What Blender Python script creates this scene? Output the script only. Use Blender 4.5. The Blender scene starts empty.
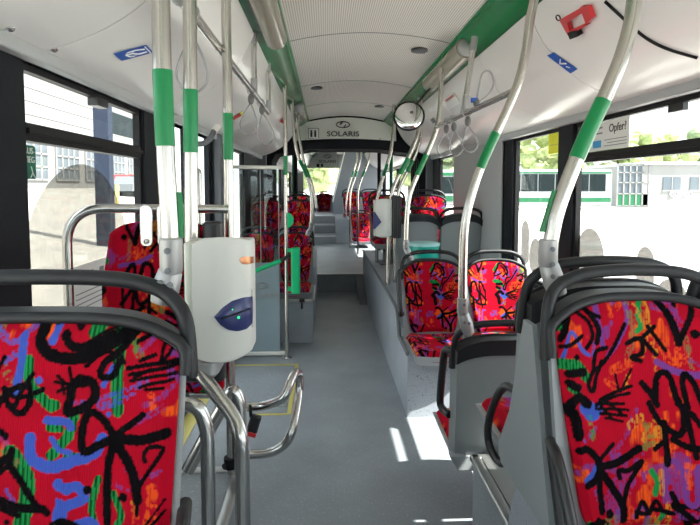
import bpy, math, random
import numpy as np
from mathutils import Vector, Matrix, noise
random.seed(7)
# ------------------------------------------------------------------ camera, world, sun, exposure
F = 525.0
YAW = math.atan(24/525); PITCH = math.radians(3.5)
CYP = 187 + math.tan(PITCH)*F
EYE = Vector((0, 0, 1.5))
scn = bpy.context.scene
COL = scn.collection
cam = bpy.data.cameras.new('camera'); camo = bpy.data.objects.new('camera', cam); COL.objects.link(camo)
camo.location = EYE
RC = Matrix.Rotation(-YAW, 3, 'Z') @ Matrix.Rotation(math.pi/2-PITCH, 3, 'X')
camo.rotation_euler = RC.to_euler()
cam.sensor_width = 36; cam.lens = 36*F/700; cam.shift_y = -(262.5-CYP)/700; cam.clip_start = 0.02; cam.clip_end = 500
scn.camera = camo
vs = scn.view_settings
vs.view_transform = 'Standard'; vs.look = 'None'; vs.gamma = 1; vs.use_curve_mapping = False
vs.exposure = 1.42
w = bpy.data.worlds.new('sky'); scn.world = w; w.use_nodes = True
bg = w.node_tree.nodes['Background']; bg.inputs[0].default_value = (0.87, 0.94, 1.0, 1); bg.inputs[1].default_value = 1.35
sd = bpy.data.lights.new('sun', 'SUN'); sd.energy = 8.5; sd.angle = math.radians(0.6); sd.color = (1, 0.96, 0.9)
so = bpy.data.objects.new('sun', sd); COL.objects.link(so)
so.rotation_euler = Vector((-1, 0.5, -1.58)).to_track_quat('-Z', 'Y').to_euler(); so.location = (6, -2, 9)

def P(px, py, d):
    """point of the plane y = d seen at a photograph pixel"""
    v = RC @ Vector(((px-350)/F, -(py-CYP)/F, -1.0))
    return EYE + v*(d/v.y)

# ------------------------------------------------------------------ materials
def mat(name, color, rough=0.6, metal=0.0, spec=0.5, bump=None, speck=None, coat=0, emit=None, lines=None):
    m = bpy.data.materials.new(name); m.use_nodes = True
    nt = m.node_tree; b = nt.nodes['Principled BSDF']
    b.inputs['Base Color'].default_value = (*color, 1); b.inputs['Roughness'].default_value = rough
    b.inputs['Metallic'].default_value = metal; b.inputs['Specular IOR Level'].default_value = spec
    b.inputs['Coat Weight'].default_value = coat
    tc = nt.nodes.new('ShaderNodeTexCoord')
    if speck:   # (scale, threshold, colour, second threshold colour)
        sc, amt, c2 = speck
        n = nt.nodes.new('ShaderNodeTexNoise'); n.inputs['Scale'].default_value = sc; n.inputs['Detail'].default_value = 2
        nt.links.new(tc.outputs['Object'], n.inputs['Vector'])
        r = nt.nodes.new('ShaderNodeValToRGB'); e = r.color_ramp.elements
        e[0].position = amt; e[0].color = (*color, 1); e[1].position = min(1, amt+0.05); e[1].color = (*c2, 1)
        nt.links.new(n.outputs['Fac'], r.inputs['Fac'])
        n2 = nt.nodes.new('ShaderNodeTexNoise'); n2.inputs['Scale'].default_value = 3; n2.inputs['Detail'].default_value = 5
        nt.links.new(tc.outputs['Object'], n2.inputs['Vector'])
        mr = nt.nodes.new('ShaderNodeMapRange'); mr.inputs[1].default_value = .3; mr.inputs[2].default_value = .7
        mr.inputs[3].default_value = .88; mr.inputs[4].default_value = 1.1
        nt.links.new(n2.outputs['Fac'], mr.inputs[0])
        mx = nt.nodes.new('ShaderNodeMix'); mx.data_type = 'RGBA'; mx.blend_type = 'MULTIPLY'; mx.inputs[0].default_value = 1
        nt.links.new(r.outputs['Color'], mx.inputs[6]); nt.links.new(mr.outputs[0], mx.inputs[7])
        nt.links.new(mx.outputs[2], b.inputs['Base Color'])
    if lines:   # fine ribs across x: (period, dark colour)
        per, c2 = lines
        wv = nt.nodes.new('ShaderNodeTexWave'); wv.bands_direction = 'X'; wv.wave_profile = 'SIN'
        wv.inputs['Scale'].default_value = 0.314159/per
        nt.links.new(tc.outputs['Object'], wv.inputs['Vector'])
        r = nt.nodes.new('ShaderNodeValToRGB'); e = r.color_ramp.elements
        e[0].position = .15; e[0].color = (*c2, 1); e[1].position = .5; e[1].color = (*color, 1)
        nt.links.new(wv.outputs['Fac'], r.inputs['Fac']); nt.links.new(r.outputs['Color'], b.inputs['Base Color'])
    if bump:
        n = nt.nodes.new('ShaderNodeTexNoise'); n.inputs['Scale'].default_value = bump[0]; n.inputs['Detail'].default_value = 3
        nt.links.new(tc.outputs['Object'], n.inputs['Vector'])
        bp = nt.nodes.new('ShaderNodeBump'); bp.inputs['Strength'].default_value = bump[1]; bp.inputs['Distance'].default_value = .002
        nt.links.new(n.outputs['Fac'], bp.inputs['Height']); nt.links.new(bp.outputs[0], b.inputs['Normal'])
    if emit:
        b.inputs['Emission Color'].default_value = (*emit[0], 1); b.inputs['Emission Strength'].default_value = emit[1]
    return m

def thin_glass(name, tint, refl=0.06, haze=0.0, hcol=(.6, .6, .6)):
    m = bpy.data.materials.new(name); m.use_nodes = True; nt = m.node_tree; nt.nodes.clear()
    out = nt.nodes.new('ShaderNodeOutputMaterial'); t = nt.nodes.new('ShaderNodeBsdfTransparent'); t.inputs[0].default_value = (*tint, 1)
    g = nt.nodes.new('ShaderNodeBsdfGlossy'); g.inputs['Roughness'].default_value = .02
    lw = nt.nodes.new('ShaderNodeLayerWeight'); lw.inputs[0].default_value = .15; pw = nt.nodes.new('ShaderNodeMath'); pw.operation = 'POWER'; pw.inputs[1].default_value = 2
    mr = nt.nodes.new('ShaderNodeMapRange'); mr.inputs[3].default_value = refl; mr.inputs[4].default_value = .5
    nt.links.new(lw.outputs['Facing'], pw.inputs[0]); nt.links.new(pw.outputs[0], mr.inputs[0])
    mx = nt.nodes.new('ShaderNodeMixShader'); nt.links.new(mr.outputs[0], mx.inputs[0]); nt.links.new(t.outputs[0], mx.inputs[1]); nt.links.new(g.outputs[0], mx.inputs[2])
    last = mx
    if haze:
        d = nt.nodes.new('ShaderNodeBsdfDiffuse'); d.inputs[0].default_value = (*hcol, 1)
        m2 = nt.nodes.new('ShaderNodeMixShader'); m2.inputs[0].default_value = haze
        nt.links.new(mx.outputs[0], m2.inputs[1]); nt.links.new(d.outputs[0], m2.inputs[2]); last = m2
    nt.links.new(last.outputs[0], out.inputs[0])
    return m

M = {}
M['steel'] = mat('brushed_steel', (.58, .57, .55), .25, 1.0)
M['pipe'] = mat('satin_pole', (.54, .515, .475), .24, 1.0)
M['chrome'] = mat('bright_metal', (.8, .8, .8), .15, 1.0)
M['bracket'] = mat('cast_bracket', (.36, .36, .36), .42, .6)
M['green'] = mat('green_gloss', (.0, .165, .045), .25, spec=.35)
M['green_pl'] = mat('green_plastic', (.0, .42, .16), .35)
M['band'] = mat('green_band', (.0, .215, .062), .28)
M['white'] = mat('white_gloss_panel', (.80, .78, .765), .22, bump=(3, .05))
M['ceil'] = mat('ribbed_ceiling', (.78, .75, .71), .5, lines=(.013, (.50, .45, .41)))
M['cream'] = mat('off_white_panel', (.74, .74, .69), .4)
M['seam'] = mat('dark_seam', (.06, .06, .06), .5)
M['dark'] = mat('dark_frame', (.010, .012, .016), .6, spec=.2, bump=(60, .2))
M['rubber'] = mat('black_rubber', (.010, .010, .011), .55, spec=.25)
M['blackpl'] = mat('black_plastic', (.018, .018, .02), .38, bump=(300, .15))
M['grail'] = mat('charcoal_rail', (.016, .017, .020), .42, spec=.35, bump=(400, .1))
M['shell'] = mat('grey_seat_shell', (.24, .26, .27), .5, bump=(250, .15))
M['shell_lt'] = mat('light_grey_plastic', (.30, .32, .33), .5)
M['panel'] = mat('pale_grey_panel', (.42, .43, .44), .6)
M['dpanel'] = mat('mid_grey_panel', (.13, .14, .155), .6)
M['floor'] = mat('speckled_floor', (.25, .275, .30), .42, speck=(110, .63, (.42, .45, .48)))
M['floor2'] = mat('speckled_box', (.34, .37, .41), .5, speck=(120, .64, (.10, .11, .12)))
M['alu'] = mat('aluminium_trim', (.5, .5, .49), .35, .9)
M['valid'] = mat('validator_shell', (.58, .58, .55), .4, bump=(200, .1))
M['valid2'] = mat('validator_side', (.66, .68, .60), .45)
M['navy'] = mat('navy_plastic', (.025, .035, .13), .3)
M['copper'] = mat('copper_badge', (.55, .25, .13), .35, .7)
M['led'] = mat('green_led', (.02, .6, .2), .3, emit=((.02, 1, .25), .5))
M['yellow'] = mat('yellow_tape', (.58, .50, .14), .5)
M['yellow2'] = mat('yellow_paper', (.85, .85, .05), .6)
M['red'] = mat('red_plastic', (.6, .03, .035), .35)
M['blue'] = mat('blue_sticker', (.015, .09, .42), .4)
M['cyan'] = mat('cyan_print', (.05, .35, .7), .5)
M['paper'] = mat('white_paper', (.8, .8, .78), .6)
M['ink'] = mat('black_ink', (.02, .02, .02), .6)
M['greyink'] = mat('grey_ink', (.25, .25, .25), .6)
M['teal'] = mat('teal_plastic', (.0, .30, .24), .35)
M['teal_lid'] = mat('pale_teal_lid', (.35, .62, .62), .35)
M['lens'] = mat('frosted_lamp_cover', (.27, .25, .19), .2, spec=.7)
M['strap'] = mat('grey_strap', (.30, .30, .31), .4)
M['clip'] = mat('strap_clip', (.12, .12, .12), .5)
M['mirror'] = mat('mirror_glass', (.9, .92, .93), .03, 1.0)
M['gsign'] = mat('green_sign', (.0, .12, .07), .4)
M['glass'] = thin_glass('window_glass', (.93, .95, .94), .03)
M['pglass'] = thin_glass('partition_glass', (.80, .86, .86), .05)
M['tglass'] = thin_glass('frosted_blue_glass', (.62, .72, .78), .05, .5, (.40, .50, .55))
M['film'] = thin_glass('perforated_film', (.66, .65, .63), .02, .12, (.4, .38, .36))
M['film2'] = thin_glass('pale_film', (.40, .39, .385), .02, .08, (.3, .3, .3))
M['concrete'] = mat('pale_concrete', (.62, .60, .56), .9, speck=(.8, .55, (.56, .54, .5)))
M['wallw'] = mat('white_render', (.23, .23, .228), .8)
M['winext'] = mat('outside_window', (.10, .12, .14), .3, spec=.2)
M['busw'] = mat('bus_white', (.27, .285, .29), .3)
M['busg'] = mat('bus_green', (.0, .10, .035), .3)
M['busglass'] = mat('bus_glass', (.012, .018, .02), .4, spec=.05)
M['leaf'] = mat('foliage', (.30, .36, .16), .8, speck=(2.5, .5, (.42, .48, .22)))
M['leafd'] = mat('foliage_dark', (.17, .23, .14), .8, speck=(2.5, .5, (.26, .33, .18)))
M['concrete2'] = mat('tint_dimmed_concrete', (.40, .38, .35), .9, speck=(.8, .55, (.36, .34, .32)))  # darker concrete copy, dimming by tinted glass put into its colour
M['navy2'] = mat('dark_blue_paint', (.02, .028, .05), .6, spec=.2)
M['tower'] = mat('blue_grey_panel', (.17, .19, .22), .5)
M['bark'] = mat('bark', (.12, .09, .06), .9)
M['carred'] = mat('red_paint', (.4, .03, .03), .3)
M['cargrey'] = mat('grey_paint', (.12, .13, .14), .3)

def fabric_mat():
    m = bpy.data.materials.new('graffiti_fabric'); m.use_nodes = True; nt = m.node_tree; b = nt.nodes['Principled BSDF']
    a = nt.nodes.new('ShaderNodeAttribute'); a.attribute_name = 'fabric'
    b.inputs['Roughness'].default_value = .9; b.inputs['Specular IOR Level'].default_value = .1
    nt.links.new(a.outputs['Color'], b.inputs['Base Color'])
    tc = nt.nodes.new('ShaderNodeTexCoord'); wv = nt.nodes.new('ShaderNodeTexWave'); wv.bands_direction = 'X'; wv.inputs['Scale'].default_value = .314/.004
    nt.links.new(tc.outputs['Object'], wv.inputs['Vector'])
    bp = nt.nodes.new('ShaderNodeBump'); bp.inputs['Strength'].default_value = .35; bp.inputs['Distance'].default_value = .001
    nt.links.new(wv.outputs['Fac'], bp.inputs['Height']); nt.links.new(bp.outputs[0], b.inputs['Normal'])
    return m
M['fabric'] = fabric_mat()

# ------------------------------------------------------------------ mesh helpers
class MB:
    def __init__(s): s.v = []; s.f = []; s.m = []; s.cur = 0
    def add(s, vs, fs):
        o = len(s.v); s.v += [tuple(v) for v in vs]; s.f += [tuple(i+o for i in f) for f in fs]; s.m += [s.cur]*len(fs); return s
    def box(s, a, b, rot=None):
        x0, y0, z0 = a; x1, y1, z1 = b
        vs = [Vector(p) for p in ((x0,y0,z0),(x1,y0,z0),(x1,y1,z0),(x0,y1,z0),(x0,y0,z1),(x1,y0,z1),(x1,y1,z1),(x0,y1,z1))]
        if rot is not None:
            c = (Vector(a)+Vector(b))/2; vs = [c+rot@(v-c) for v in vs]
        return s.add(vs, [(0,3,2,1),(4,5,6,7),(0,1,5,4),(1,2,6,5),(2,3,7,6),(3,0,4,7)])
    def rbox(s, a, b, r=.01, n=3, axis=2):
        """box whose edges along one axis are rounded, with a small chamfer on the ends"""
        ax = axis; o1, o2 = [i for i in range(3) if i != ax]
        r = min(r, abs(b[o1]-a[o1])/2.01, abs(b[o2]-a[o2])/2.01)
        def ring(t, ins):
            pts = []
            for cx, cy, a0 in ((b[o1]-r, b[o2]-r, 0), (a[o1]+r, b[o2]-r, 90), (a[o1]+r, a[o2]+r, 180), (b[o1]-r, a[o2]+r, 270)):
                for k in range(n+1):
                    an = math.radians(a0+90*k/n); p = [0, 0, 0]
                    p[o1] = cx+(r-ins)*math.cos(an); p[o2] = cy+(r-ins)*math.sin(an); p[ax] = t; pts.append(p)
            return pts
        c = min(r*.4, abs(b[ax]-a[ax])*.3)
        rings = [ring(a[ax], c), ring(a[ax]+c, 0), ring(b[ax]-c, 0), ring(b[ax], c)]
        N = len(rings[0]); vs = sum(rings, []); fs = []
        for i in range(3):
            for k in range(N): fs.append((i*N+k, i*N+(k+1) % N, (i+1)*N+(k+1) % N, (i+1)*N+k))
        fs.append(tuple(range(N))[::-1]); fs.append(tuple(range(3*N, 4*N)))
        return s.add(vs, fs)
    def tube(s, pts, r, n=12, closed=False, sy=1.0):
        pts = [Vector(p) for p in pts]; N = len(pts); rings = []
        rr = r if hasattr(r, '__len__') else [r]*N
        up = None
        for i, p in enumerate(pts):
            if closed: t = (pts[(i+1) % N]-pts[i-1])
            else: t = pts[min(i+1, N-1)]-pts[max(i-1, 0)]
            t.normalize()
            if up is None:
                up = Vector((0, 0, 1)) if abs(t.z) < .9 else Vector((1, 0, 0))
            up = (up-t*up.dot(t)).normalized(); sd_ = t.cross(up)
            rings.append([p+(up*math.cos(2*math.pi*k/n)*rr[i]+sd_*math.sin(2*math.pi*k/n)*rr[i]*sy) for k in range(n)])
        vs = sum(rings, []); fs = []
        for i in range(N if closed else N-1):
            j = (i+1) % N
            for k in range(n): fs.append((i*n+k, i*n+(k+1) % n, j*n+(k+1) % n, j*n+k))
        if not closed: fs.append(tuple(range(n))[::-1]); fs.append(tuple(range((N-1)*n, N*n)))
        return s.add(vs, fs)
    def ball(s, c, r, n=10, sc=(1, 1, 1)):
        vs = []; fs = []; c = Vector(c)
        for i in range(n+1):
            th = math.pi*i/n
            for k in range(2*n):
                ph = math.pi*k/n; vs.append(c+Vector((r*sc[0]*math.sin(th)*math.cos(ph), r*sc[1]*math.sin(th)*math.sin(ph), r*sc[2]*math.cos(th))))
        for i in range(n):
            for k in range(2*n):
                a = i*2*n+k; b = i*2*n+(k+1) % (2*n); fs.append((a, a+2*n, b+2*n, b))
        return s.add(vs, fs)
    def lathe(s, prof, c=(0, 0, 0), n=28, axis='Z'):
        vs = []; fs = []
        for (r, h) in prof:
            for k in range(n):
                a = 2*math.pi*k/n
                q = (r*math.cos(a), r*math.sin(a), h)
                if axis == 'Y': q = (r*math.cos(a), h, r*math.sin(a))
                if axis == 'X': q = (h, r*math.cos(a), r*math.sin(a))
                vs.append(Vector(c)+Vector(q))
        for i in range(len(prof)-1):
            for k in range(n): fs.append((i*n+k, i*n+(k+1) % n, (i+1)*n+(k+1) % n, (i+1)*n+k))
        fs.append(tuple(range(n))[::-1]); fs.append(tuple(range((len(prof)-1)*n, len(prof)*n)))
        return s.add(vs, fs)
    def prism(s, poly, vec):
        vec = Vector(vec); n = len(poly); vs = [Vector(p) for p in poly]+[Vector(p)+vec for p in poly]
        fs = [tuple(range(n))[::-1], tuple(range(n, 2*n))]+[(i, (i+1) % n, (i+1) % n+n, i+n) for i in range(n)]
        return s.add(vs, fs)
    def sheet(s, rows, thick=None):
        """grid of points; with thick (a vector function or vector) it becomes a closed slab"""
        R = len(rows); Cn = len(rows[0]); vs = [Vector(p) for r in rows for p in r]; fs = []
        for i in range(R-1):
            for k in range(Cn-1): fs.append((i*Cn+k, i*Cn+k+1, (i+1)*Cn+k+1, (i+1)*Cn+k))
        if thick is not None:
            tv = thick if callable(thick) else (lambda p: Vector(thick))
            o = len(vs); vs2 = [v+tv(v) for v in vs]; vs += vs2
            fs += [tuple(i+o for i in f[::-1]) for f in list(fs)]
            bd = [k for k in range(Cn)]+[i*Cn+Cn-1 for i in range(1, R)]+[(R-1)*Cn+k for k in range(Cn-2, -1, -1)]+[i*Cn for i in range(R-2, 0, -1)]
            for i in range(len(bd)):
                a, b = bd[i], bd[(i+1) % len(bd)]; fs.append((b, a, a+o, b+o))
        return s.add(vs, fs)
    def mesh(s, name, mats, smooth=True):
        me = bpy.data.meshes.new(name); me.from_pydata(s.v, [], s.f)
        for m in (mats if isinstance(mats, (list, tuple)) else [mats]): me.materials.append(M[m])
        for p, i in zip(me.polygons, s.m): p.material_index = i; p.use_smooth = smooth
        if smooth:
            try: me.set_sharp_from_angle(angle=math.radians(38))
            except Exception: pass
        me.update(); return me
    def obj(s, name, mats, parent=None, smooth=True):
        return link(name, s.mesh(name, mats, smooth), parent)

def link(name, me, parent=None):
    o = bpy.data.objects.new(name, me); COL.objects.link(o)
    if parent is not None: o.parent = parent
    return o
def world_child(o, parent):
    """o was modelled in world coordinates: keep it there under a parent that stands elsewhere"""
    o.parent = parent; o.matrix_parent_inverse = parent_mat(parent).inverted(); return o
def parent_mat(p):
    m = Matrix.Translation(p.location) @ p.rotation_euler.to_matrix().to_4x4()
    return m if p.parent is None else parent_mat(p.parent) @ p.matrix_parent_inverse @ m
def tag(o, label, cat, group=None, kind=None):
    o['label'] = label; o['category'] = cat
    if group: o['group'] = group
    if kind: o['kind'] = kind
    return o
def thing(name, loc, label, cat, group=None, rz=0):
    o = bpy.data.objects.new(name, None); COL.objects.link(o); o.location = loc; o.rotation_euler = (0, 0, rz); o.empty_display_size = .05
    return tag(o, label, cat, group)
def struct(o): o['kind'] = 'structure'; return o
def wc(mb, name, mats, parent, smooth=True): return world_child(mb.obj(name, mats, None, smooth), parent)

def spline(pts, n=8):
    pts = [Vector(p) for p in pts]; out = []
    q = [pts[0]*2-pts[1]]+pts+[pts[-1]*2-pts[-2]]
    for i in range(1, len(q)-2):
        for k in range(n):
            t = k/n; a, b, c, d = q[i-1], q[i], q[i+1], q[i+2]
            out.append(.5*((2*b)+(c-a)*t+(2*a-5*b+4*c-d)*t*t+(3*b-a-3*c+d)*t**3))
    out.append(pts[-1]); return out
def fillet(pts, r, n=6):
    pts = [Vector(p) for p in pts]; out = [pts[0]]
    for i in range(1, len(pts)-1):
        a, b, c = pts[i-1], pts[i], pts[i+1]; u = (a-b); v = (c-b)
        rr = min(r, u.length*.49, v.length*.49); p0 = b+u.normalized()*rr; p1 = b+v.normalized()*rr
        for k in range(n+1):
            t = k/n; out.append(p0*(1-t)**2+b*2*t*(1-t)+p1*t*t)
    out.append(pts[-1]); return out

_font = {}
def text(body, size, mname, mtx, parent, name='lettering', align='CENTER', extrude=.0006, bold=0.0, xs=1.0):
    cu = bpy.data.curves.new(name, 'FONT'); cu.body = body; cu.size = size; cu.align_x = align; cu.align_y = 'CENTER'; cu.extrude = extrude; cu.offset = bold
    t = bpy.data.objects.new('tmp', cu); COL.objects.link(t)
    dg = bpy.context.evaluated_depsgraph_get(); me = bpy.data.meshes.new_from_object(t.evaluated_get(dg))
    COL.objects.unlink(t); bpy.data.objects.remove(t)
    me.transform(mtx @ Matrix.Diagonal((xs, 1, 1, 1))); me.materials.clear(); me.materials.append(M[mname])
    return world_child(link(name, me), parent)
def face_mtx(loc, right, up):
    r = Vector(right).normalized(); u = Vector(up).normalized(); n = r.cross(u)
    m = Matrix((r, u, n)).transposed().to_4x4(); m.translation = Vector(loc); return m

# ------------------------------------------------------------------ fabric pattern, drawn as strokes
RES = 0.0016
SR = lambda c: tuple((x/255)**2.2 for x in c)
CB = SR((13, 10, 14)); RED = SR((166, 13, 38)); BLUE = SR((62, 84, 170)); GRN = SR((30, 130, 66)); PUR = SR((112, 60, 132)); ORG = SR((226, 84, 30)); YEL = SR((206, 138, 44)); OLV = SR((120, 110, 70))
def smooth_noise(h, w_, cell, seed):
    rs = np.random.RandomState(seed); a = rs.rand(int(h/cell)+3, int(w_/cell)+3)
    y = np.arange(h)/cell; x = np.arange(w_)/cell; yi = y.astype(int); xi = x.astype(int); fy = (y-yi)[:, None]; fx = (x-xi)[None, :]
    fy = fy*fy*(3-2*fy); fx = fx*fx*(3-2*fx)
    return (a[yi][:, xi]*(1-fy)*(1-fx)+a[yi+1][:, xi]*fy*(1-fx)+a[yi][:, xi+1]*(1-fy)*fx+a[yi+1][:, xi+1]*fy*fx)
def canvas(W, H, strokes, seed=1, lim=.80):
    """W x H metres, x from the middle, y down from the top edge"""
    w_, h = int(W/RES), int(H/RES)
    img = np.zeros((h, w_, 3)); img[:] = RED
    n1 = smooth_noise(h, w_, 22, seed); n2 = smooth_noise(h, w_, 3, seed+1); n3 = smooth_noise(h, w_, 60, seed+2)
    rs = np.random.RandomState(seed+5); colj = rs.rand(w_)[None, :]
    img *= (.9+.2*n1)[:, :, None]
    for (lo, c, s_) in ((lim, ORG, 9), (lim, PUR, 13)):
        nn = smooth_noise(h, w_, 45, seed+s_)*.75+smooth_noise(h, w_, 9, seed+s_+1)*.25
        msk = np.clip((nn-lo+.08)/.06, 0, 1)*(.45+.55*(colj > .4)); img = img*(1-msk[:, :, None])+np.array(c)*msk[:, :, None]
    stripe = (np.arange(w_) % 5 < 2)[None, :]
    for (c, wd, pts, kind) in strokes:
        sp = spline([(x, y, 0) for x, y in pts], 7) if len(pts) > 1 else [Vector((*pts[0], 0))]*2
        if c is CB: wd *= 1.22
        rad = wd/2
        xs = [p.x for p in sp]; ys = [p.y for p in sp]
        i0 = max(0, int((min(xs)-rad*1.6+W/2)/RES)); i1 = min(w_, int((max(xs)+rad*1.6+W/2)/RES)+2)
        j0 = max(0, int((min(ys)-rad*1.6)/RES)); j1 = min(h, int((max(ys)+rad*1.6)/RES)+2)
        if i1 <= i0 or j1 <= j0: continue
        X = (np.arange(i0, i1)*RES-W/2)[None, :]; Y = (np.arange(j0, j1)*RES)[:, None]
        D = np.full((j1-j0, i1-i0), 9.0)
        for a, b in zip(sp[:-1], sp[1:]):
            dx, dy = b.x-a.x, b.y-a.y; L = dx*dx+dy*dy+1e-12
            t = np.clip(((X-a.x)*dx+(Y-a.y)*dy)/L, 0, 1)
            D = np.minimum(D, np.hypot(X-a.x-t*dx, Y-a.y-t*dy))
        nn = n2[j0:j1, i0:i1]
        edge = rad*(1+(nn-.5)*(.22 if kind != 'dry' else .5))
        msk = np.clip((edge-D)/RES+.5, 0, 1)
        if kind == 'dry': msk = .85*msk*(np.clip((nn-.28)*6, 0, 1)*.9)*(.35+.65*(colj[:, i0:i1] > .25))
        cc = np.array(c)[None, None, :]*np.ones((j1-j0, i1-i0, 1))
        if kind == 'stripe': cc = np.where((stripe[:, i0:i1])[:, :, None], np.array(c)*.25, cc)
        img[j0:j1, i0:i1] = img[j0:j1, i0:i1]*(1-msk[:, :, None])+cc*msk[:, :, None]
    return img
def zr(x0, y0, s, cx, cy, k):
    return lambda p: ((x0+p[0]/s-cx)/k, (y0+p[1]/s-cy)/k)
def conv(f, s, k, lst): return [(c, wd/s/k, [f(p) for p in pts], kd) for (c, wd, pts, kd) in lst]
kA = 535.0; fa2 = zr(0, 280, 3.5, 14, 340, kA); fa3 = zr(0, 395, 4.0, 14, 340, kA)
A2c = [(GRN, 40, [(390,170),(360,230),(420,180),(450,260),(445,380),(450,480)], 'stripe'), (GRN, 22, [(120,150),(180,150),(190,190)], 'stripe'),
 (GRN, 34, [(150,320),(160,400),(230,470)], 'stripe'), (GRN, 26, [(540,200),(500,260),(520,300)], 'dry'), (GRN, 30, [(310,150),(390,160)], 'stripe'), (OLV, 26, [(60,330),(100,400),(60,440)], 'dry'), (OLV,24,[(20,150),(50,200),(30,240)],'dry'),
 (BLUE, 26, [(130,240),(125,330),(110,420)], 's'), (BLUE, 20, [(10,200),(90,260),(130,240),(180,190),(230,170)], 'dry'), (BLUE, 26, [(220,170),(235,210),(225,260)], 's'), (BLUE, 24, [(240,145),(300,160)], 's'),
 (BLUE, 22, [(60,330),(120,290)], 'dry'), (BLUE, 26, [(390,470),(470,440),(540,380)], 'dry'), (BLUE, 18, [(400,400),(430,340)], 's'), (BLUE, 24, [(185,385)], 's'), (PUR, 16, [(560,180),(600,200),(520,290)], 'dry'), (PUR, 18, [(540,460),(600,430),(640,380)], 'dry'),
 (BLUE, 14, [(400,160),(440,180),(480,160)], 's'), (ORG, 50, [(620,200),(625,260)], 'dry'), (ORG, 22, [(560,430),(570,470)], 'dry')]
A3c = [(GRN, 60, [(120,240),(180,320),(190,400),(170,500)], 'stripe'), (GRN, 40, [(350,110),(330,180),(270,250)], 'stripe'), (GRN, 34, [(330,250),(390,260)], 'stripe'), (GRN, 36, [(240,60),(280,70)], 'stripe'), (GRN, 28, [(450,330),(430,420),(440,480)], 'stripe'), (GRN,26,[(510,380),(540,460),(510,510)],'stripe'),
 (OLV, 50, [(40,150),(50,220),(130,280)], 'dry'), (GRN, 30, [(260,150),(300,155)], 'stripe'),
 (BLUE, 44, [(190,190),(200,260),(270,290),(350,270),(430,240),(460,190)], 's'), (BLUE, 30, [(250,125),(320,130),(340,150)], 's'), (BLUE, 20, [(270,190),(300,230),(340,240)], 's'), (BLUE, 38, [(300,350),(320,370),(370,360),(400,400),(330,430),(320,470)], 's'), (BLUE, 34, [(320,370),(300,470)], 's'),
 (BLUE, 16, [(350,60),(430,50),(520,20),(590,0)], 'dry'), (BLUE, 22, [(480,100)], 's'), (BLUE, 18, [(30,490),(90,420),(110,370),(150,430)], 'dry'), (BLUE, 30, [(370,490),(430,480),(460,510)], 's'), (PUR, 22, [(560,140),(620,110),(690,70)], 'dry'), (PUR, 18, [(540,250),(560,300),(600,330),(680,300)], 'dry'), (PUR, 16, [(500,340),(560,370)], 'dry'),
 (ORG, 26, [(600,380),(595,450),(600,510)], 'dry'), (ORG, 40, [(650,360),(655,420),(640,500)], 'dry'), (RED, 22, [(260,370),(330,400)], 's'), (YEL, 12, [(580,400),(590,440)], 'dry')]
A2k = [(CB, 34, [(190,215),(185,260),(215,300),(280,315),(360,300),(430,260),(470,230)], 's'), (CB, 26, [(265,240),(290,275),(340,275),(420,240)], 's'), (CB, 22, [(230,200),(250,175),(290,190),(310,215)], 's'),
 (CB, 20, [(520,190),(500,230),(450,290),(400,330),(390,370),(430,370),(450,320)], 's'), (CB, 26, [(340,390),(300,400),(290,450),(285,485),(340,470),(375,430),(360,390),(320,380)], 's'), (CB, 10, [(240,390),(300,400)], 's'), (CB, 10, [(250,420),(290,400),(285,345)], 's'), (CB,10,[(245,370),(280,400)],'s'), (CB,9,[(262,385),(270,430)],'s'),
 (CB, 12, [(340,340),(380,300)], 's'), (CB, 13, [(480,345),(560,330),(640,320)], 's'), (CB, 12, [(485,365),(560,350),(650,330)], 's'), (CB, 10, [(490,385),(560,370),(640,360)], 's'), (CB, 10, [(520,405),(570,390),(630,380)], 's'), (CB, 9, [(540,412),(600,405)], 's'), (CB, 11, [(590,320),(600,240)], 's'), (CB, 11, [(600,320),(645,240)], 's'), (CB, 12, [(520,320),(570,300)], 's'), (CB, 9, [(500,375),(560,345)], 's'),
 (CB, 18, [(75,410),(90,460),(130,490),(160,450),(150,400),(90,420),(60,460),(45,480)], 's'), (CB, 14, [(75,410),(120,440),(200,415)], 's'), (CB, 14, [(165,365),(135,410),(110,470)], 's'), (CB, 16, [(0,240),(30,270),(40,330),(20,390),(10,470),(0,490)], 's'), (CB, 12, [(70,310),(40,370),(15,440)], 's'),
 (CB, 22, [(435,165)], 's'), (CB, 16, [(520,190),(560,170),(590,190)], 's'), (CB, 14, [(610,190),(560,230),(510,260)], 's'), (CB, 8, [(360,250),(420,220),(440,240),(370,260)], 's'), (CB, 9, [(400,290),(450,300),(470,330)], 's'), (CB, 18, [(120,160),(130,150)], 's')]
A3k = [(CB, 26, [(510,185),(460,120),(410,95),(385,150),(390,235),(450,210),(510,185)], 's'), (CB, 26, [(510,185),(490,260),(485,340),(490,480)], 's'), (CB, 20, [(500,180),(560,140),(610,100)], 's'), (CB, 32, [(510,185),(600,190),(700,165)], 's'), (CB, 32, [(510,200),(560,270),(590,340),(600,400)], 's'), (CB, 14, [(600,450),(605,360),(640,300),(690,220),(640,215),(620,240),(625,265)], 's'),
 (CB, 26, [(410,370)], 's'), (CB, 28, [(545,392)], 's'), (CB, 20, [(0,130),(60,150),(100,180)], 's'), (CB, 22, [(125,230),(120,280),(170,350),(220,420),(265,450)], 's'), (CB, 18, [(120,280),(60,330),(50,390),(90,430),(160,460)], 's'), (CB, 16, [(0,300),(50,280),(100,255)], 's'), (CB, 14, [(0,340),(60,310),(100,270)], 's'), (CB, 26, [(80,400),(150,430),(250,440)], 's'), (CB, 14, [(0,380),(30,420),(80,450)], 's'), (CB, 16, [(120,482)], 's'), (CB, 34, [(290,500),(330,490),(380,510)], 's'),
 (CB, 8, [(630,490),(700,400)], 's'), (CB, 10, [(640,500),(700,440)], 's'), (CB, 18, [(0,460),(40,510)], 's')]
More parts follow.
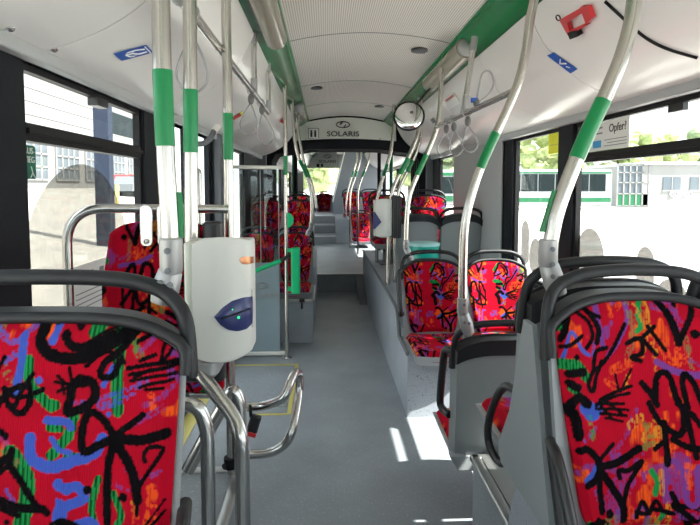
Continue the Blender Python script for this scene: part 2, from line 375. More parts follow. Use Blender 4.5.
SA = conv(fa2, 3.5, kA, A2c)+conv(fa3, 4, kA, A3c)+conv(fa2, 3.5, kA, A2k)+conv(fa3, 4, kA, A3k)
def shifted(S, dx, dy): return [(c, wd, [(x+dx, y+dy) for x, y in pts], k) for c, wd, pts, k in S]
SAall = shifted([s for s in SA if s[2][0][0] < .29], -.37, .05)+shifted(SA, -.02, .42)+SA
kB = 437.0; fb4 = zr(540, 290, 4.375, 641, 312, kB); fb5 = zr(540, 405, 4.375, 641, 312, kB)
B4c = [(GRN, 34, [(60,190),(100,130),(120,110)], 'stripe'), (GRN, 46, [(60,340),(130,350),(170,400)], 'stripe'), (GRN, 24, [(450,90),(430,150),(440,200),(420,220)], 's'), (GRN, 22, [(90,440),(150,480)], 'stripe'), (GRN, 18, [(170,110),(210,90)], 'dry'),
 (BLUE, 16, [(70,310),(110,210),(160,290),(190,310)], 's'), (BLUE, 30, [(150,490),(190,520)], 's'), (BLUE, 14, [(220,260),(200,330)], 'dry'), (PUR, 26, [(250,70),(240,150),(260,280)], 's'), (PUR, 24, [(280,320),(330,260),(380,160),(370,60),(320,100)], 's'), (OLV, 30, [(390,110),(400,240),(370,330)], 'dry'),
 (ORG, 24, [(310,70),(305,150)], 'dry'), (ORG, 40, [(300,380),(380,350)], 'dry'), (YEL, 26, [(475,60),(470,160),(490,250),(500,380)], 'dry'), (YEL, 18, [(420,110),(460,220),(440,330)], 'dry'), (ORG, 40, [(500,240),(560,340),(640,330)], 'dry'), (PUR, 60, [(520,110),(560,120)], 'dry'), (PUR, 28, [(500,350),(580,390),(700,410)], 's'), (PUR, 50, [(580,120),(600,190)], 'dry'), (ORG, 26, [(590,250),(595,360)], 'dry'), (OLV, 24, [(630,250),(650,370)], 'dry'), (PUR, 18, [(640,340),(700,370)], 'dry'), (YEL, 22, [(370,400),(350,460)], 'dry'), (ORG, 30, [(270,420),(310,460)], 'dry'), (ORG, 22, [(340,120),(360,100)], 'dry')]
B5c = [(BLUE, 44, [(150,20),(190,60),(220,30)], 's'), (BLUE, 20, [(150,150),(200,110)], 'dry'), (BLUE, 34, [(150,310),(200,270)], 's'), (BLUE, 30, [(190,340),(210,420)], 'dry'), (PUR, 22, [(270,220),(330,170),(400,40)], 'dry'), (GRN, 24, [(175,60),(190,150)], 'dry'), (YEL, 40, [(370,110),(410,80)], 'dry'), (YEL, 44, [(430,160),(490,100),(480,180)], 'dry'), (ORG, 30, [(540,200),(530,270)], 'dry'), (GRN, 30, [(440,110),(460,170),(430,200)], 'dry'), (PUR, 24, [(500,400),(510,280),(550,260),(590,320),(590,420),(630,420),(640,290),(680,280)], 's'),
 (ORG, 22, [(420,270),(440,360),(420,440)], 'dry'), (ORG, 22, [(340,360),(335,440)], 'dry'), (GRN, 26, [(450,300),(470,340),(460,390)], 's'), (YEL, 22, [(490,300),(490,390)], 'dry'), (ORG, 26, [(600,270),(605,360)], 'dry'), (PUR, 90, [(330,330),(260,420)], 'dry'), (OLV, 30, [(680,380),(700,440)], 'dry'), (PUR, 26, [(520,470),(600,480),(680,430)], 'dry'), (ORG, 30, [(250,510),(330,490)], 'dry'), (OLV, 40, [(230,500),(290,470)], 'dry')]
B4k = [(CB, 22, [(60,240),(100,170),(125,110),(180,110),(240,200),(230,260)], 's'), (CB, 16, [(150,90),(200,130),(250,155)], 's'), (CB, 16, [(60,270),(110,260),(160,230)], 's'), (CB, 16, [(180,280),(210,240),(200,180),(150,130)], 's'), (CB, 22, [(130,315)], 's'), (CB, 16, [(275,285),(225,300),(210,370),(240,360),(290,310),(330,250),(365,190)], 's'), (CB, 16, [(210,370),(180,430),(200,460),(220,400),(250,340)], 's'),
 (CB, 18, [(370,270),(430,250),(440,310),(390,330),(430,345)], 's'), (CB, 18, [(440,250),(500,320)], 's'), (CB, 16, [(470,200),(540,300)], 's'), (CB, 16, [(450,240),(500,200)], 's'),
 (CB, 28, [(500,60),(540,110),(580,190),(600,270)], 's'), (CB, 22, [(600,270),(650,170),(700,70)], 's'), (CB, 18, [(510,65),(580,65),(610,85),(600,110)], 's'), (CB, 34, [(670,230)], 's'),
 (CB, 24, [(430,440),(470,490),(490,530)], 's'), (CB, 24, [(485,520),(490,440),(510,400),(550,410),(580,525)], 's'), (CB, 22, [(620,540),(605,440),(615,400),(650,440),(680,525)], 's'), (CB, 14, [(230,500),(310,470),(380,450)], 's'), (CB, 12, [(210,520),(300,490),(370,480)], 's'), (CB, 10, [(330,470),(385,380)], 's'), (CB, 10, [(320,460),(310,400)], 's'), (CB, 30, [(90,380),(160,380)], 's'), (CB, 30, [(90,420),(130,440)], 's'), (CB, 34, [(90,510),(130,480),(170,510)], 's')]
B5k = [(CB, 40, [(80,20),(110,60),(120,130)], 's'), (CB, 12, [(210,10),(340,20)], 's'), (CB, 12, [(210,30),(360,45)], 's'), (CB, 12, [(230,50),(350,70)], 's'), (CB, 10, [(250,70),(330,90)], 's'), (CB, 12, [(230,15),(280,75)], 's'), (CB, 12, [(270,10),(330,60)], 's'),
 (CB, 26, [(120,190),(160,190),(210,250),(190,310),(150,330)], 's'), (CB, 24, [(210,250),(205,350),(210,440)], 's'), (CB, 16, [(200,250),(280,180)], 's'), (CB, 28, [(215,265),(300,255),(400,205)], 's'), (CB, 28, [(215,280),(270,360),(310,430),(310,490)], 's'), (CB, 18, [(310,450),(340,350),(410,260),(350,290),(300,290),(305,320)], 's'), (CB, 30, [(245,455)], 's'),
 (CB, 22, [(455,20),(500,100),(580,150),(600,70),(580,0)], 's'), (CB, 24, [(515,100),(520,200),(520,270)], 's'), (CB, 18, [(470,210),(520,170)], 's'), (CB, 24, [(550,170),(610,200),(690,205)], 's'), (CB, 20, [(640,240),(620,120),(610,30)], 's'), (CB, 22, [(630,60),(700,150)], 's'), (CB, 16, [(690,10),(690,200)], 's'),
 (CB, 16, [(370,480),(400,420),(420,470),(370,460)], 's'), (CB, 16, [(430,470),(460,420),(490,460),(530,470),(440,450)], 's'), (CB, 22, [(530,390),(560,450),(620,500)], 's')]
SB = conv(fb4, 4.375, kB, B4c)+conv(fb5, 4.375, kB, B5c)+conv(fb4, 4.375, kB, B4k)+conv(fb5, 4.375, kB, B5k)
FC = canvas(.46, .62, shifted(SB, -.21, -.02)+shifted(SB, .19, .01)+shifted(SB, -.2, .45), 15)
FA = canvas(.68, .62, SAall, 3, .88); FB = canvas(.46, .62, shifted(SB, -.385, 0)+shifted(SB, .385, .02)+shifted(SB, .02, .46)+SB, 8)

def color_mesh(me, uv, C, W):
    """uv: (n, 2) metres from the middle, and down from the top"""
    h, w_, _ = C.shape
    i = np.clip(((uv[:, 0]+W/2)/RES).astype(int), 0, w_-1); j = (uv[:, 1]/RES).astype(int) % h
    col = np.ones((len(uv), 4), dtype=np.float32); col[:, :3] = C[j, i]
    a = me.color_attributes.new('fabric', 'FLOAT_COLOR', 'POINT'); a.data.foreach_set('color', col.ravel())

# ------------------------------------------------------------------ seats (facing -Y, z measured from the seat datum; cushion top at .45)
ZB = .47; LEAN = math.tan(math.radians(9))
def seat_forms(kind):
    std2 = kind == 'std2'
    if kind == 'wide': W, ht, c, p, C, CW = .64, .966, .050, 5, FA, .68
    else: W, ht, c, p, C, CW = .415, .960, .060, 3.2, (FC if std2 else FB), .46
    hw = W/2
    def S(u, v, m=0.0, dy=0.0, c_=c, ZB=ZB):
        """back surface: u -1..1, v 0..1, margin m, behind by dy"""
        vv = v; wid = (hw+m)*(1-(.06 if kind == 'wide' or m > .009 else .24)*(1-vv)**1.35)
        if vv < .12: wid *= 1-.10*((.12-vv)/.12)**2
        ztop = ht+m-c_*abs(u)**p
        z = ZB-m+vv*(ztop-ZB+m)
        y = (z-.47)*LEAN-(.028 if kind != 'wide' else .022)*u*u*(1 if m < .5 else 0)+dy
        return Vector((u*wid, y, z))
    return W, ht, c, p, C, CW, hw, S
_cache = {}
def seat_meshes(kind, hi):
    key = (kind, hi)
    if key in _cache: return _cache[key]
    W, ht, c, p, C, CW, hw, S = seat_forms(kind); D = {}
    nu, nv = ((290, 240) if kind == 'wide' else (190, 230)) if hi else (64, 72)
    us = np.linspace(-1, 1, nu); vs_ = np.linspace(0, 1, nv)
    mb = MB(); rows = []
    for v in vs_:
        row = []
        for u in us:
            q = S(u, v); e = max(abs(u), 0); ed = min((1-abs(u))*hw, (1-v)*.45, v*.45)   # pillow the rim
            q.y += -.012*min(1, ed/.02)+.0; row.append(q)
        rows.append(row)
    mb.sheet(rows, lambda q: Vector((0, .018, 0)))
    me = mb.mesh('back_pad', 'fabric'); V = np.array(mb.v)
    color_mesh(me, np.stack([V[:, 0], (ht-V[:, 2])*1.0], 1), C, CW); D['back_pad'] = me
    # shell: front rim and deep back
    mb = MB(); n = 26; T = .055 if kind != 'wide' else .05
    fr = [[S(u, v, .012, .004, ZB=.37) for u in np.linspace(-1, 1, n)] for v in np.linspace(0, 1, n)]
    def back(q):
        u = q.x/(hw+.012); return Vector((-q.x*.07, T+.012*(1-u*u), 0))
    mb.sheet(fr, back); D['shell'] = mb.mesh('shell', 'shell')
    # dark cap wrapping the top of the shell
    mb = MB(); vc = .87
    fr = [[S(u, v, .0145, .0095) for u in np.linspace(-1, 1, n)] for v in np.linspace(vc if True else 0, 1, 8)]
    mb.sheet(fr, lambda q: Vector((-q.x*.06, T+.004+.012*(1-(q.x/(hw+.012))**2), 0.0))); D['top_cap'] = mb.mesh('top_cap', 'grail')
    # trim tube round the top edge and shoulders
    v0 = .90 if kind == 'wide' else .85
    path = [S(-1, v, .010, .004) for v in np.linspace(v0, .98, 6)]+[S(u, 1, .010, .004) for u in np.linspace(-.97, .97, 30)]+[S(1, v, .010, .004) for v in np.linspace(.98, v0, 6)]
    mb = MB(); mb.tube(path, .0115, 10); D['top_trim'] = mb.mesh('top_trim', 'grail')
    # arched grab handle
    a0 = S(-1, v0+.01, .012, .03); zt = ht+(.080 if kind == 'wide' else .070); k = hw+.006
    pts = [S(-1, v0-.03, .012, .03), a0, Vector((-k*.985, a0.y+.012, ht-.01)), Vector((-k*.86, a0.y+.024, zt-.035)), Vector((-k*.60, a0.y+.03, zt-.010)), Vector((-k*.3, a0.y+.034, zt-.002)), Vector((0, a0.y+.035, zt))]
    pts += [Vector((-q.x, q.y, q.z)) for q in pts[-2::-1]]
    if kind == 'wide':
        pts = [S(-1, v0-.03, .012, .03), a0, Vector((-k*.985, a0.y+.012, ht)), Vector((-k*.90, a0.y+.024, zt-.040)), Vector((-k*.76, a0.y+.03, zt-.016)), Vector((-k*.5, a0.y+.034, zt-.003)), Vector((0, a0.y+.035, zt))]
        pts += [Vector((-q.x, q.y, q.z)) for q in pts[-2::-1]]
    mb = MB(); mb.tube(spline(pts, 6), .0145, 12); D['grab_handle'] = mb.mesh('grab_handle', 'grail')
    # cushion
    mb = MB(); nu, nv = (110, 110) if hi else (30, 30); rows = []; dep = .42
    for b in np.linspace(0, 1, nv):
        row = []
        for a in np.linspace(-1, 1, nu):
            cx = a*(hw-.012)*(1-.06*b); yy = .02-b*dep-(.03*(1-a*a)*b)
            ed = min((1-abs(a))*hw, (1-b)*dep); z = .455+.0*b-.035*max(0, 1-ed/.035)**2+.012*(abs(a)**2)
            row.append(Vector((cx, yy, z)))
        rows.append(row)
    mb.sheet(rows, lambda q: Vector((0, 0, -.03))); me = mb.mesh('seat_cushion', 'fabric'); V = np.array(mb.v)
    color_mesh(me, np.stack([V[:, 0], .03+(.02-V[:, 1])], 1), C, CW); D['seat_cushion'] = me
    mb = MB(); rows = []
    for b in np.linspace(0, 1, 12):
        rows.append([Vector((a*(hw+.008)*(1-.06*b), .06-b*(dep+.055)-.03*(1-a*a)*b, .435-.01*b)) for a in np.linspace(-1, 1, 14)])
    mb.sheet(rows, lambda q: Vector((-q.x*.12, (.03 if q.y < -.2 else 0), -.06))); D['seat_pan'] = mb.mesh('seat_pan', 'shell_lt')
    _cache[key] = D; return D
def make_seat(kind, x, y, zbase, datum, label, group=None, face=-1, hi=False, side=None, rot=0.0, plain_pedestal=True, sx=1.0, bar=False, ped=True):
    """face -1 looks at -Y, +1 at +Y. side: world side (-1 left, 1 right) carrying the black side handle"""
    rz = rot+(0 if face < 0 else math.pi)
    t = thing('bus_seat', (x, y, zbase), label, 'seat', group, rz); D = seat_meshes(kind, hi); dz = datum-zbase; t.scale = (sx, 1, 1)
    for nm in ('back_pad', 'shell', 'top_cap', 'top_trim', 'grab_handle', 'seat_cushion', 'seat_pan'):
        o = link(nm, D[nm], t); o.location = (0, 0, dz)
    W, ht, c, p, C, CW, hw, S = seat_forms(kind)
    if side:
        ls = side*(1 if face < 0 else -1)
        mb = MB(); X = ls*(hw+.008)
        if bar:
            y1_ = S(1, .9).y; y2_ = S(1, .25).y
            q = [Vector((X, y1_+.03, dz+.90)), Vector((X+ls*.022, y1_-.01, dz+.895)), Vector((X+ls*.028, y1_-.025, dz+.85)), Vector((X+ls*.028, y2_-.04, dz+.66)), Vector((X+ls*.022, y2_-.035, dz+.61)), Vector((X, y2_+.02, dz+.60))]
        else:
            q = [Vector((X, .035, dz+.65)), Vector((X+ls*.012, -.03, dz+.64)), Vector((X+ls*.018, -.10, dz+.57)), Vector((X+ls*.018, -.165, dz+.46)), Vector((X+ls*.012, -.165, dz+.39)), Vector((X, -.10, dz+.37)), Vector((X-ls*.004, -.045, dz+.42)), Vector((X-ls*.004, .0, dz+.54)), Vector((X, .03, dz+.645))]
        mb.tube(spline(q, 5), .017 if bar else .0125, 10); mb.obj('side_handle', 'blackpl', t)
    if ped:
        mb = MB(); mb.rbox((-.06, -.27, 0), (.06, .0, dz+.40), .03); mb.rbox((-.12, -.30, 0), (.12, .04, .02), .02); mb.obj('pedestal', 'dpanel', t)
    return t

# ------------------------------------------------------------------ setting
XC = .295
WL, WR = -.95, 1.54
def wall_boxes(name, x, sgn, opens, y0, y1, lower='dpanel', top=2.02, sill=.80, skipm='dark'):
    mb = MB(); mb.cur = 0
    segs = []; prev = y0
    for (a, b, z0) in opens:
        if a > prev: segs.append((prev, a))
        prev = b
    if prev < y1: segs.append((prev, y1))
    ia, ib = sorted((x-sgn*.035, x+sgn*.022))
    for a, b in segs: mb.box((ia, a, sill if sill else 0), (ib, b, top))
    mb.cur = 1
    for (a, b, z0) in opens:
        if z0 > .1: mb.box((ia, a, 0), (ib, b, z0-.03))
    for a, b in segs: mb.box((ia, a, 0), (ib, b, sill))
    mb.cur = 0
    mb.box((ia, y0, 1.885), (ib, y1, top))
    for (a, b, z0) in opens:
        if z0 > .1: mb.box((ia, a, z0-.03), (ib, b, z0))
    o = mb.obj(name, ['dark', lower]); return struct(o)
wn = [0]
def window(x, a, b, z0=.80, z1=1.885, transom=None, vents=()):
    wn[0] += 1; t = bpy.data.objects.new('window_%d' % wn[0], None); COL.objects.link(t); t.location = (x, (a+b)/2, z0); struct(t)
    mb = MB(); fx = .016; fw = .022
    mb.box((x-fx, a, z0), (x+fx, a+fw, z1)); mb.box((x-fx, b-fw, z0), (x+fx, b, z1)); mb.box((x-fx, a+fw, z0), (x+fx, b-fw, z0+fw)); mb.box((x-fx, a+fw, z1-fw), (x+fx, b-fw, z1))
    wc(mb, 'frame', 'rubber', t, False)
    if transom:
        mb = MB(); mb.box((x-.024, a+fw, transom-.028), (x+.024, b-fw, transom+.028)); s = -1 if x > 0 else 1
        mb.box(sorted_box((x+s*.024, a+fw, transom-.006), (x+s*.034, b-fw, transom+.012))[0], sorted_box((x+s*.024, a+fw, transom-.006), (x+s*.034, b-fw, transom+.012))[1])
        wc(mb, 'transom_bar', 'rubber', t, False)
        m2 = MB(); ym = a+(b-a)*.55
        m2.box((x-.012, ym-.05, z1-.055), (x+.03 if x < 0 else x+.012, ym+.05, z1-.02)); wc(m2, 'vent_latch', 'blackpl', t, False)
    mb = MB(); mb.box((x-.003, a+fw*.5, z0+fw*.5), (x+.003, b-fw*.5, z1-fw*.5)); wc(mb, 'pane', 'glass', t, False)
    return t
def sorted_box(a, b): return tuple(min(p, q) for p, q in zip(a, b)), tuple(max(p, q) for p, q in zip(a, b))

LO = [(-2.3, -.6, .80), (-.45, 1.40, .80), (1.66, 2.72, .80), (2.95, 4.30, 0.0), (5.15, 5.95, .80)]
RO = [(-2.3, -.6, .80), (-.45, 1.0, .80), (1.15, 3.16, .80), (3.36, 4.19, .80), (6.10, 6.98, .80)]
wall_boxes('wall_left', WL, -1, LO, -2.5, 7.35)
wall_boxes('wall_right', WR, 1, RO, -2.5, 7.35)
LO2 = [(9.6, 10.8, 1.0), (12.0, 13.8, 1.0)]; RO2 = [(8.70, 11.0, 1.0), (11.2, 13.6, 1.0)]
wall_boxes('wall_left_rear', WL, -1, LO2, 8.65, 16.5, sill=1.0); wall_boxes('wall_right_rear', WR, 1, RO2, 8.65, 16.5, sill=1.0, lower='panel')
for (a, b, z) in LO:
    if z > .1: window(WL, a, b, z, 1.885, 1.672 if b < 3 else None)
for (a, b, z) in RO: window(WR, a, b, z, 1.885, 1.672 if a > 1.1 and b < 3.3 else None)
for (a, b, z) in LO2: window(WL, a, b, z)
for (a, b, z) in RO2: window(WR, a, b, z)
# pale pillar panel on the right between the second and third window
mb = MB(); mb.rbox((WR-.06, 4.40, .0), (WR-.036, 6.06, 1.93), .01); struct(mb.obj('trim_1', 'panel'))
# floor
mb = MB(); mb.box((WL, -2.5, -.06), (WR, 7.43, 0)); struct(mb.obj('floor', 'floor'))
mb = MB(); mb.box((WL, 7.43, -.06), (WR, 11.4, .265)); struct(mb.obj('floor_rear', 'floor'))
mb = MB(); mb.box((WL+.05, 7.412, .255), (WR-.05, 7.47, .2685)); struct(mb.obj('trim_2', 'alu'))
# ceiling shell: ribbed centre
def zc(x): return 2.455+.065*(1-((x-XC)/.54)**2)
def strip(name, y0, y1, m, thick=.02):
    mb = MB(); mb.sheet([[Vector((x, y, zc(x))) for x in np.linspace(XC-.54, XC+.54, 19)] for y in (y0, y1)], (0, 0, thick)); return struct(mb.obj(name, m))
js = [-2.5, .4, 1.95, 3.53, 5.1, 6.35, 7.62]
for a, b in zip(js[:-1], js[1:]): strip('ceiling', a+.0025, b-.0025, 'ceil')
for j_, y in enumerate(js[1:-1]): struct(MB().tube([(x, y, zc(x)-.0005) for x in np.linspace(XC-.53, XC+.53, 19)], .0035, 6).obj('trim_%d' % (60+j_), 'greyink'))
strip('ceiling_backing', -2.5, 7.62, 'seam', .004).location.z = .022
strip('ceiling_rear', 8.6, 16.5, 'ceil')
# coves: white curved panels between the green light channel and the window head
def cove(sg, y0, y1, name='ceiling_cove', m='white'):
    pts = []
    for t in np.linspace(0, 1, 14):
        a = Vector((.690, 2.345)); b = Vector((1.185, 1.925)); c = Vector((.80, 2.02))
        q = a*(1-t)**2+c*2*t*(1-t)+b*t*t; pts.append(q)
    mb = MB(); mb.sheet([[Vector((XC+sg*q.x, y, q.y)) for q in pts] for y in (y0, y1)], (sg*.015, 0, .015)); return struct(mb.obj(name, m))
for sg, cuts in ((-1, [-2.5, .35, 1.72, 2.95, 4.4, 5.9, 7.35]), (1, [-2.5, .3, 2.55, 3.4, 4.6, 5.9, 7.35])):
    for a, b in zip(cuts[:-1], cuts[1:]): cove(sg, a+.003, b-.003)
    cove(sg, -2.5, 7.35, 'ceiling_cove_backing', 'seam').location = (sg*.016, 0, .016)
    cove(sg, 8.65, 16.5 if sg < 0 else 13.55, 'ceiling_cove_rear')
    # lip above the windows
    mb = MB(); x = XC+sg*1.185; xa, xb = sorted((x-sg*.012, x+sg*.085))
    mb.rbox((xa, -2.5, 1.885), (xb, 7.35, 1.93), .008, axis=1); mb.rbox((xa, 8.65, 1.885), (xb, 16.5, 1.93), .008, axis=1); struct(mb.obj('trim_%d' % (4+sg), 'panel'))
# green light channels, one per side
def channel(sg, y0, y1, name):
    prof = [(.535, 2.462), (.535, 2.45), (.548, 2.43), (.575, 2.422), (.60, 2.400), (.64, 2.375), (.675, 2.362), (.693, 2.352), (.700, 2.362), (.700, 2.46)]
    mb = MB(); mb.sheet([[Vector((XC+sg*x, y, z)) for x, z in prof] for y in (y0, y1)], (0, 0, .008)); return struct(mb.obj(name, 'green'))
k = 6
for sg in (-1, 1):
    channel(sg, -2.5, 7.62, 'trim_%d' % k); k += 1
    mb = MB(); xa, xb = sorted((XC+sg*.697, XC+sg*.715)); mb.box((xa, -2.5, 2.335), (xb, 7.35, 2.372)); struct(mb.obj('trim_%d' % k, 'seam')); k += 1
    mb = MB(); mb.tube([(XC+sg*.537, -2.5, 2.451), (XC+sg*.537, 7.62, 2.451)], .006, 8); struct(mb.obj('trim_%d' % k, 'band')); k += 1
    channel(sg, 8.65, 16.5, 'trim_%d' % k); k += 1
# outer roof that keeps daylight out
mb = MB(); mb.box((WL-.06, -2.5, 2.56), (WR+.06, 16.6, 2.62)); mb.box((WL-.08, -2.5, 1.93), (WL-.05, 16.6, 2.58)); mb.box((WR+.05, -2.5, 1.93), (WR+.08, 16.6, 2.58)); struct(mb.obj('ceiling_roof', 'seam'))
# unseen front wall behind the viewer, windscreen reduced to darken the near seats
mb = MB(); mb.box((WL-.06, -2.56, 0), (WR+.06, -2.5, 1.25)); mb.box((WL-.06, -2.56, 1.9), (WR+.06, -2.5, 2.6)); struct(mb.obj('wall_front', 'dpanel'))
mb = MB(); mb.box((WL, -2.54, 1.25), (WR, -2.53, 1.9)); struct(mb.obj('window_front', 'glass'))
# header panel with the maker's sign, and the dark bellows arch
hd = thing('overhead_sign_panel', (XC, 7.64, 2.17), 'off-white curved ceiling header panel reading SOLARIS, nearest the front', 'sign panel')
mb = MB(); rows = []
for t in (0, .25, .5, .75, 1):
    rows.append([Vector((x, 7.60+.03*math.sin(t*1.5), 2.16+.035*(1-((x-XC)/.75)**2)+(t)*(zc(max(XC-.54, min(XC+.54, x)))-2.18-.035*(1-((x-XC)/.75)**2)))) for x in np.linspace(XC-.72, XC+.72, 25)])
mb.sheet(rows[::-1], (0, .03, 0)); wc(mb, 'panel', 'cream', hd)
def solaris(c, s, parent, d=(1, 0, 0), u=(0, 0, 1), m='ink', logo=True):
    text('SOLARIS', s, m, face_mtx(c, d, u), parent, 'lettering', xs=1.25, bold=s*.012)
    if logo:
        mb = MB(); d_ = Vector(d); u_ = Vector(u); cc = Vector(c)+u_*s*1.35
        E = lambda a, k=1.0: cc+d_*math.cos(math.radians(a))*s*.95*k+u_*math.sin(math.radians(a))*s*.42*k
        mb.tube([E(a) for a in range(75, 272, 14)]+[cc+d_*s*.18-u_*s*.30, cc+d_*s*.42+u_*s*.02], s*.075, 6)
        mb.tube([E(a) for a in range(255, 452, 14)]+[cc-d_*s*.18+u_*s*.30, cc-d_*s*.42-u_*s*.02], s*.075, 6)
        wc(mb, 'logo', m, parent)
q = P(343, 133.5, 7.6); solaris((q.x, 7.585, q.z-.01), .10, hd)
mb = MB(); q = P(313.5, 133.5, 7.6); mb.box((q.x-.078, 7.602, q.z-.078), (q.x+.078, 7.612, q.z+.078)); wc(mb, 'notice_frame', 'seam', hd, False)
mb = MB(); mb.box((q.x-.07, 7.598, q.z-.07), (q.x+.07, 7.606, q.z+.07)); wc(mb, 'notice_plate', 'paper', hd, False)
mb = MB()
for dx in (-.03, .025): mb.ball((q.x+dx, 7.598, q.z+.035), .015, 5); mb.box((q.x+dx-.015, 7.59, q.z-.05), (q.x+dx+.015, 7.597, q.z+.02))
wc(mb, 'pictogram', 'ink', hd, False)
for px in (306, 343.5, 380):
    q = P(px, 139, 7.6); mb = MB(); mb.ball((q.x, 7.61, q.z), .012, 5); wc(mb, 'screw', 'seam', hd)
def arch(y0, y1, m, name, ins=0.0, th=.08):
    mb = MB()
    out = [(WL+.10+ins, .0), (WL+.10+ins, 1.88), (WL+.22, 2.04-ins), (XC-.5, 2.115-ins), (XC, 2.12-ins), (XC+.5, 2.115-ins), (WR-.22, 2.04-ins), (WR-.10-ins, 1.88), (WR-.10-ins, .0)]
    o2 = [(WL-.05, 0), (WL-.05, 2.6), (XC-.5, 2.6), (XC-.3, 2.6), (XC, 2.6), (XC+.3, 2.6), (XC+.5, 2.6), (WR+.05, 2.6), (WR+.05, 0)]
    mb.sheet([[Vector((a, y0, b)) for a, b in out], [Vector((a, y0, b)) for a, b in o2]], (0, y1-y0, 0)); return struct(mb.obj(name, m, None, False))
mb = MB(); mb.box((WL-.04, 7.35, 0), (WL+.12, 7.45, 2.0)); mb.box((WR-.12, 7.35, 0), (WR+.04, 7.45, 2.0)); struct(mb.obj('trim_20', 'dpanel', None, False))
for i in range(9): arch(7.78+i*.085, 7.84+i*.085, 'seam' if i % 2 else 'dark', 'trim_%d' % (21+i), .03 if i % 2 else .06)
arch(8.56, 8.66, 'dark', 'trim_31', .03)
mb = MB(); mb.box((WL-.05, 7.4, 0), (WL, 8.66, 2.3)); mb.box((WR, 7.4, 0), (WR+.05, 8.66, 2.3)); struct(mb.obj('wall_bellows', 'dark'))

# rear end
mb = MB(); yb = 16.5
mb.box((WL, yb, 0), (WR, yb+.06, 1.25)); mb.box((WL, yb, 2.10), (WR, yb+.06, 2.6)); mb.box((WL, yb, 1.25), (WL+.25, yb+.06, 2.1)); mb.box((WR-.35, yb, 1.25), (WR, yb+.06, 2.1)); struct(mb.obj('wall_rear', 'panel'))
mb = MB(); mb.box((WL+.25, yb+.02, 1.25), (WR-.35, yb+.03, 2.10)); struct(mb.obj('window_rear', 'glass'))
t2 = thing('overhead_sign_panel', (0, 15.6, 2.0), 'small far off-white header panel reading SOLARIS above the rear window', 'sign panel')
a = P(307, 150, 15.5); b = P(337, 168, 15.5)
mb = MB(); mb.rbox((a.x, 15.5, b.z), (b.x, 15.56, a.z+.0), .02, axis=1); wc(mb, 'panel', 'cream', t2)
q = P(327.5, 161.5, 15.49); solaris((q.x, 15.49, q.z), .11, t2)
mb = MB(); q = P(318, 165.5, 15.49); mb.box((q.x-.04, 15.485, q.z-.05), (q.x+.04, 15.495, q.z+.05)); q = P(322, 165.5, 15.49); mb.box((q.x-.03, 15.485, q.z-.05), (q.x+.03, 15.495, q.z+.05)); wc(mb, 'pictogram', 'ink', t2, False)
# steps and rear platforms
mb = MB(); mb.box((-.5, 11.4, 0), (.22, 12.3, .42)); mb.box((-.5, 12.3, 0), (.22, 13.0, .60)); mb.box((-.5, 13.0, 0), (.22, 16.5, .78)); struct(mb.obj('floor_steps', 'floor'))
mb = MB(); mb.box((.22, 11.4, 0), (WR, 16.5, .80)); mb.box((WL, 11.4, 0), (-.5, 16.5, .80)); struct(mb.obj('floor_platform', 'floor2'))
# engine tower, slanted left edge
tw = thing('engine_tower', (.9, 14, .8), 'grey engine housing with a slanted left edge at the far right rear corner', 'engine cover')
a = P(345, 150, 13.6); b = P(333, 202, 13.6)
mb = MB(); mb.prism([(b.x, 13.6, .80), (WR-.07, 13.6, .80), (WR-.07, 13.6, 2.3), (a.x+.02, 13.6, 2.5), (b.x, 13.6, b.z)], (0, 2.6, 0)); wc(mb, 'housing', 'tower', tw, False)
mb = MB(); mb.tube([(b.x-.01, 13.58, b.z), (a.x+.01, 13.58, 2.5)], .018, 8); wc(mb, 'edge_strip', 'cream', tw)

# podiums (wheel boxes) as setting
def podium(name, x0, x1, y0, y1, z, trim_x=None, trim_end=None, m='floor2'):
    mb = MB(); mb.box((x0, y0, 0), (x1, y1, z)); o = struct(mb.obj(name, m)); return o
podium('trim_40', WL, -.345, -2.4, 2.07, .36, m='floor')
podium('trim_41', .617, WR, -2.4, 2.12, .36, m='floor')
mb = MB(); mb.rbox((-.375, -2.4, .345), (-.335, 2.08, .372), .008, axis=1); mb.rbox((WL, 2.05, .345), (-.335, 2.085, .372), .008, axis=0); struct(mb.obj('trim_42', 'alu'))
mb = MB(); mb.rbox((.605, -2.4, .345), (.645, 2.13, .372), .008, axis=1); mb.rbox((.605, 2.10, .345), (WR, 2.135, .372), .008, axis=0)
mb.prism([(.645, 2.10, .373), (.80, 2.10, .373), (.80, 1.5, .373), (.645, 1.2, .373)], (0, 0, .004)); struct(mb.obj('trim_43', 'alu'))
# right wheel arch box
mb = MB()
pr = [(3.32, 0), (7.42, 0), (7.42, .60), (3.95, .60), (3.85, .585), (3.78, .54), (3.74, .47), (3.70, .42), (3.32, .42)]
mb.prism([(.525, y, z) for y, z in pr], (WR-.525, 0, 0)); struct(mb.obj('trim_44', 'floor2', None, False))
mb = MB(); mb.tube([(.525, y, z) for y, z in [(7.4, .60), (3.95, .60), (3.85, .585), (3.78, .54), (3.74, .47), (3.70, .42), (3.32, .42)]], .013, 8); struct(mb.obj('trim_45', 'dpanel'))
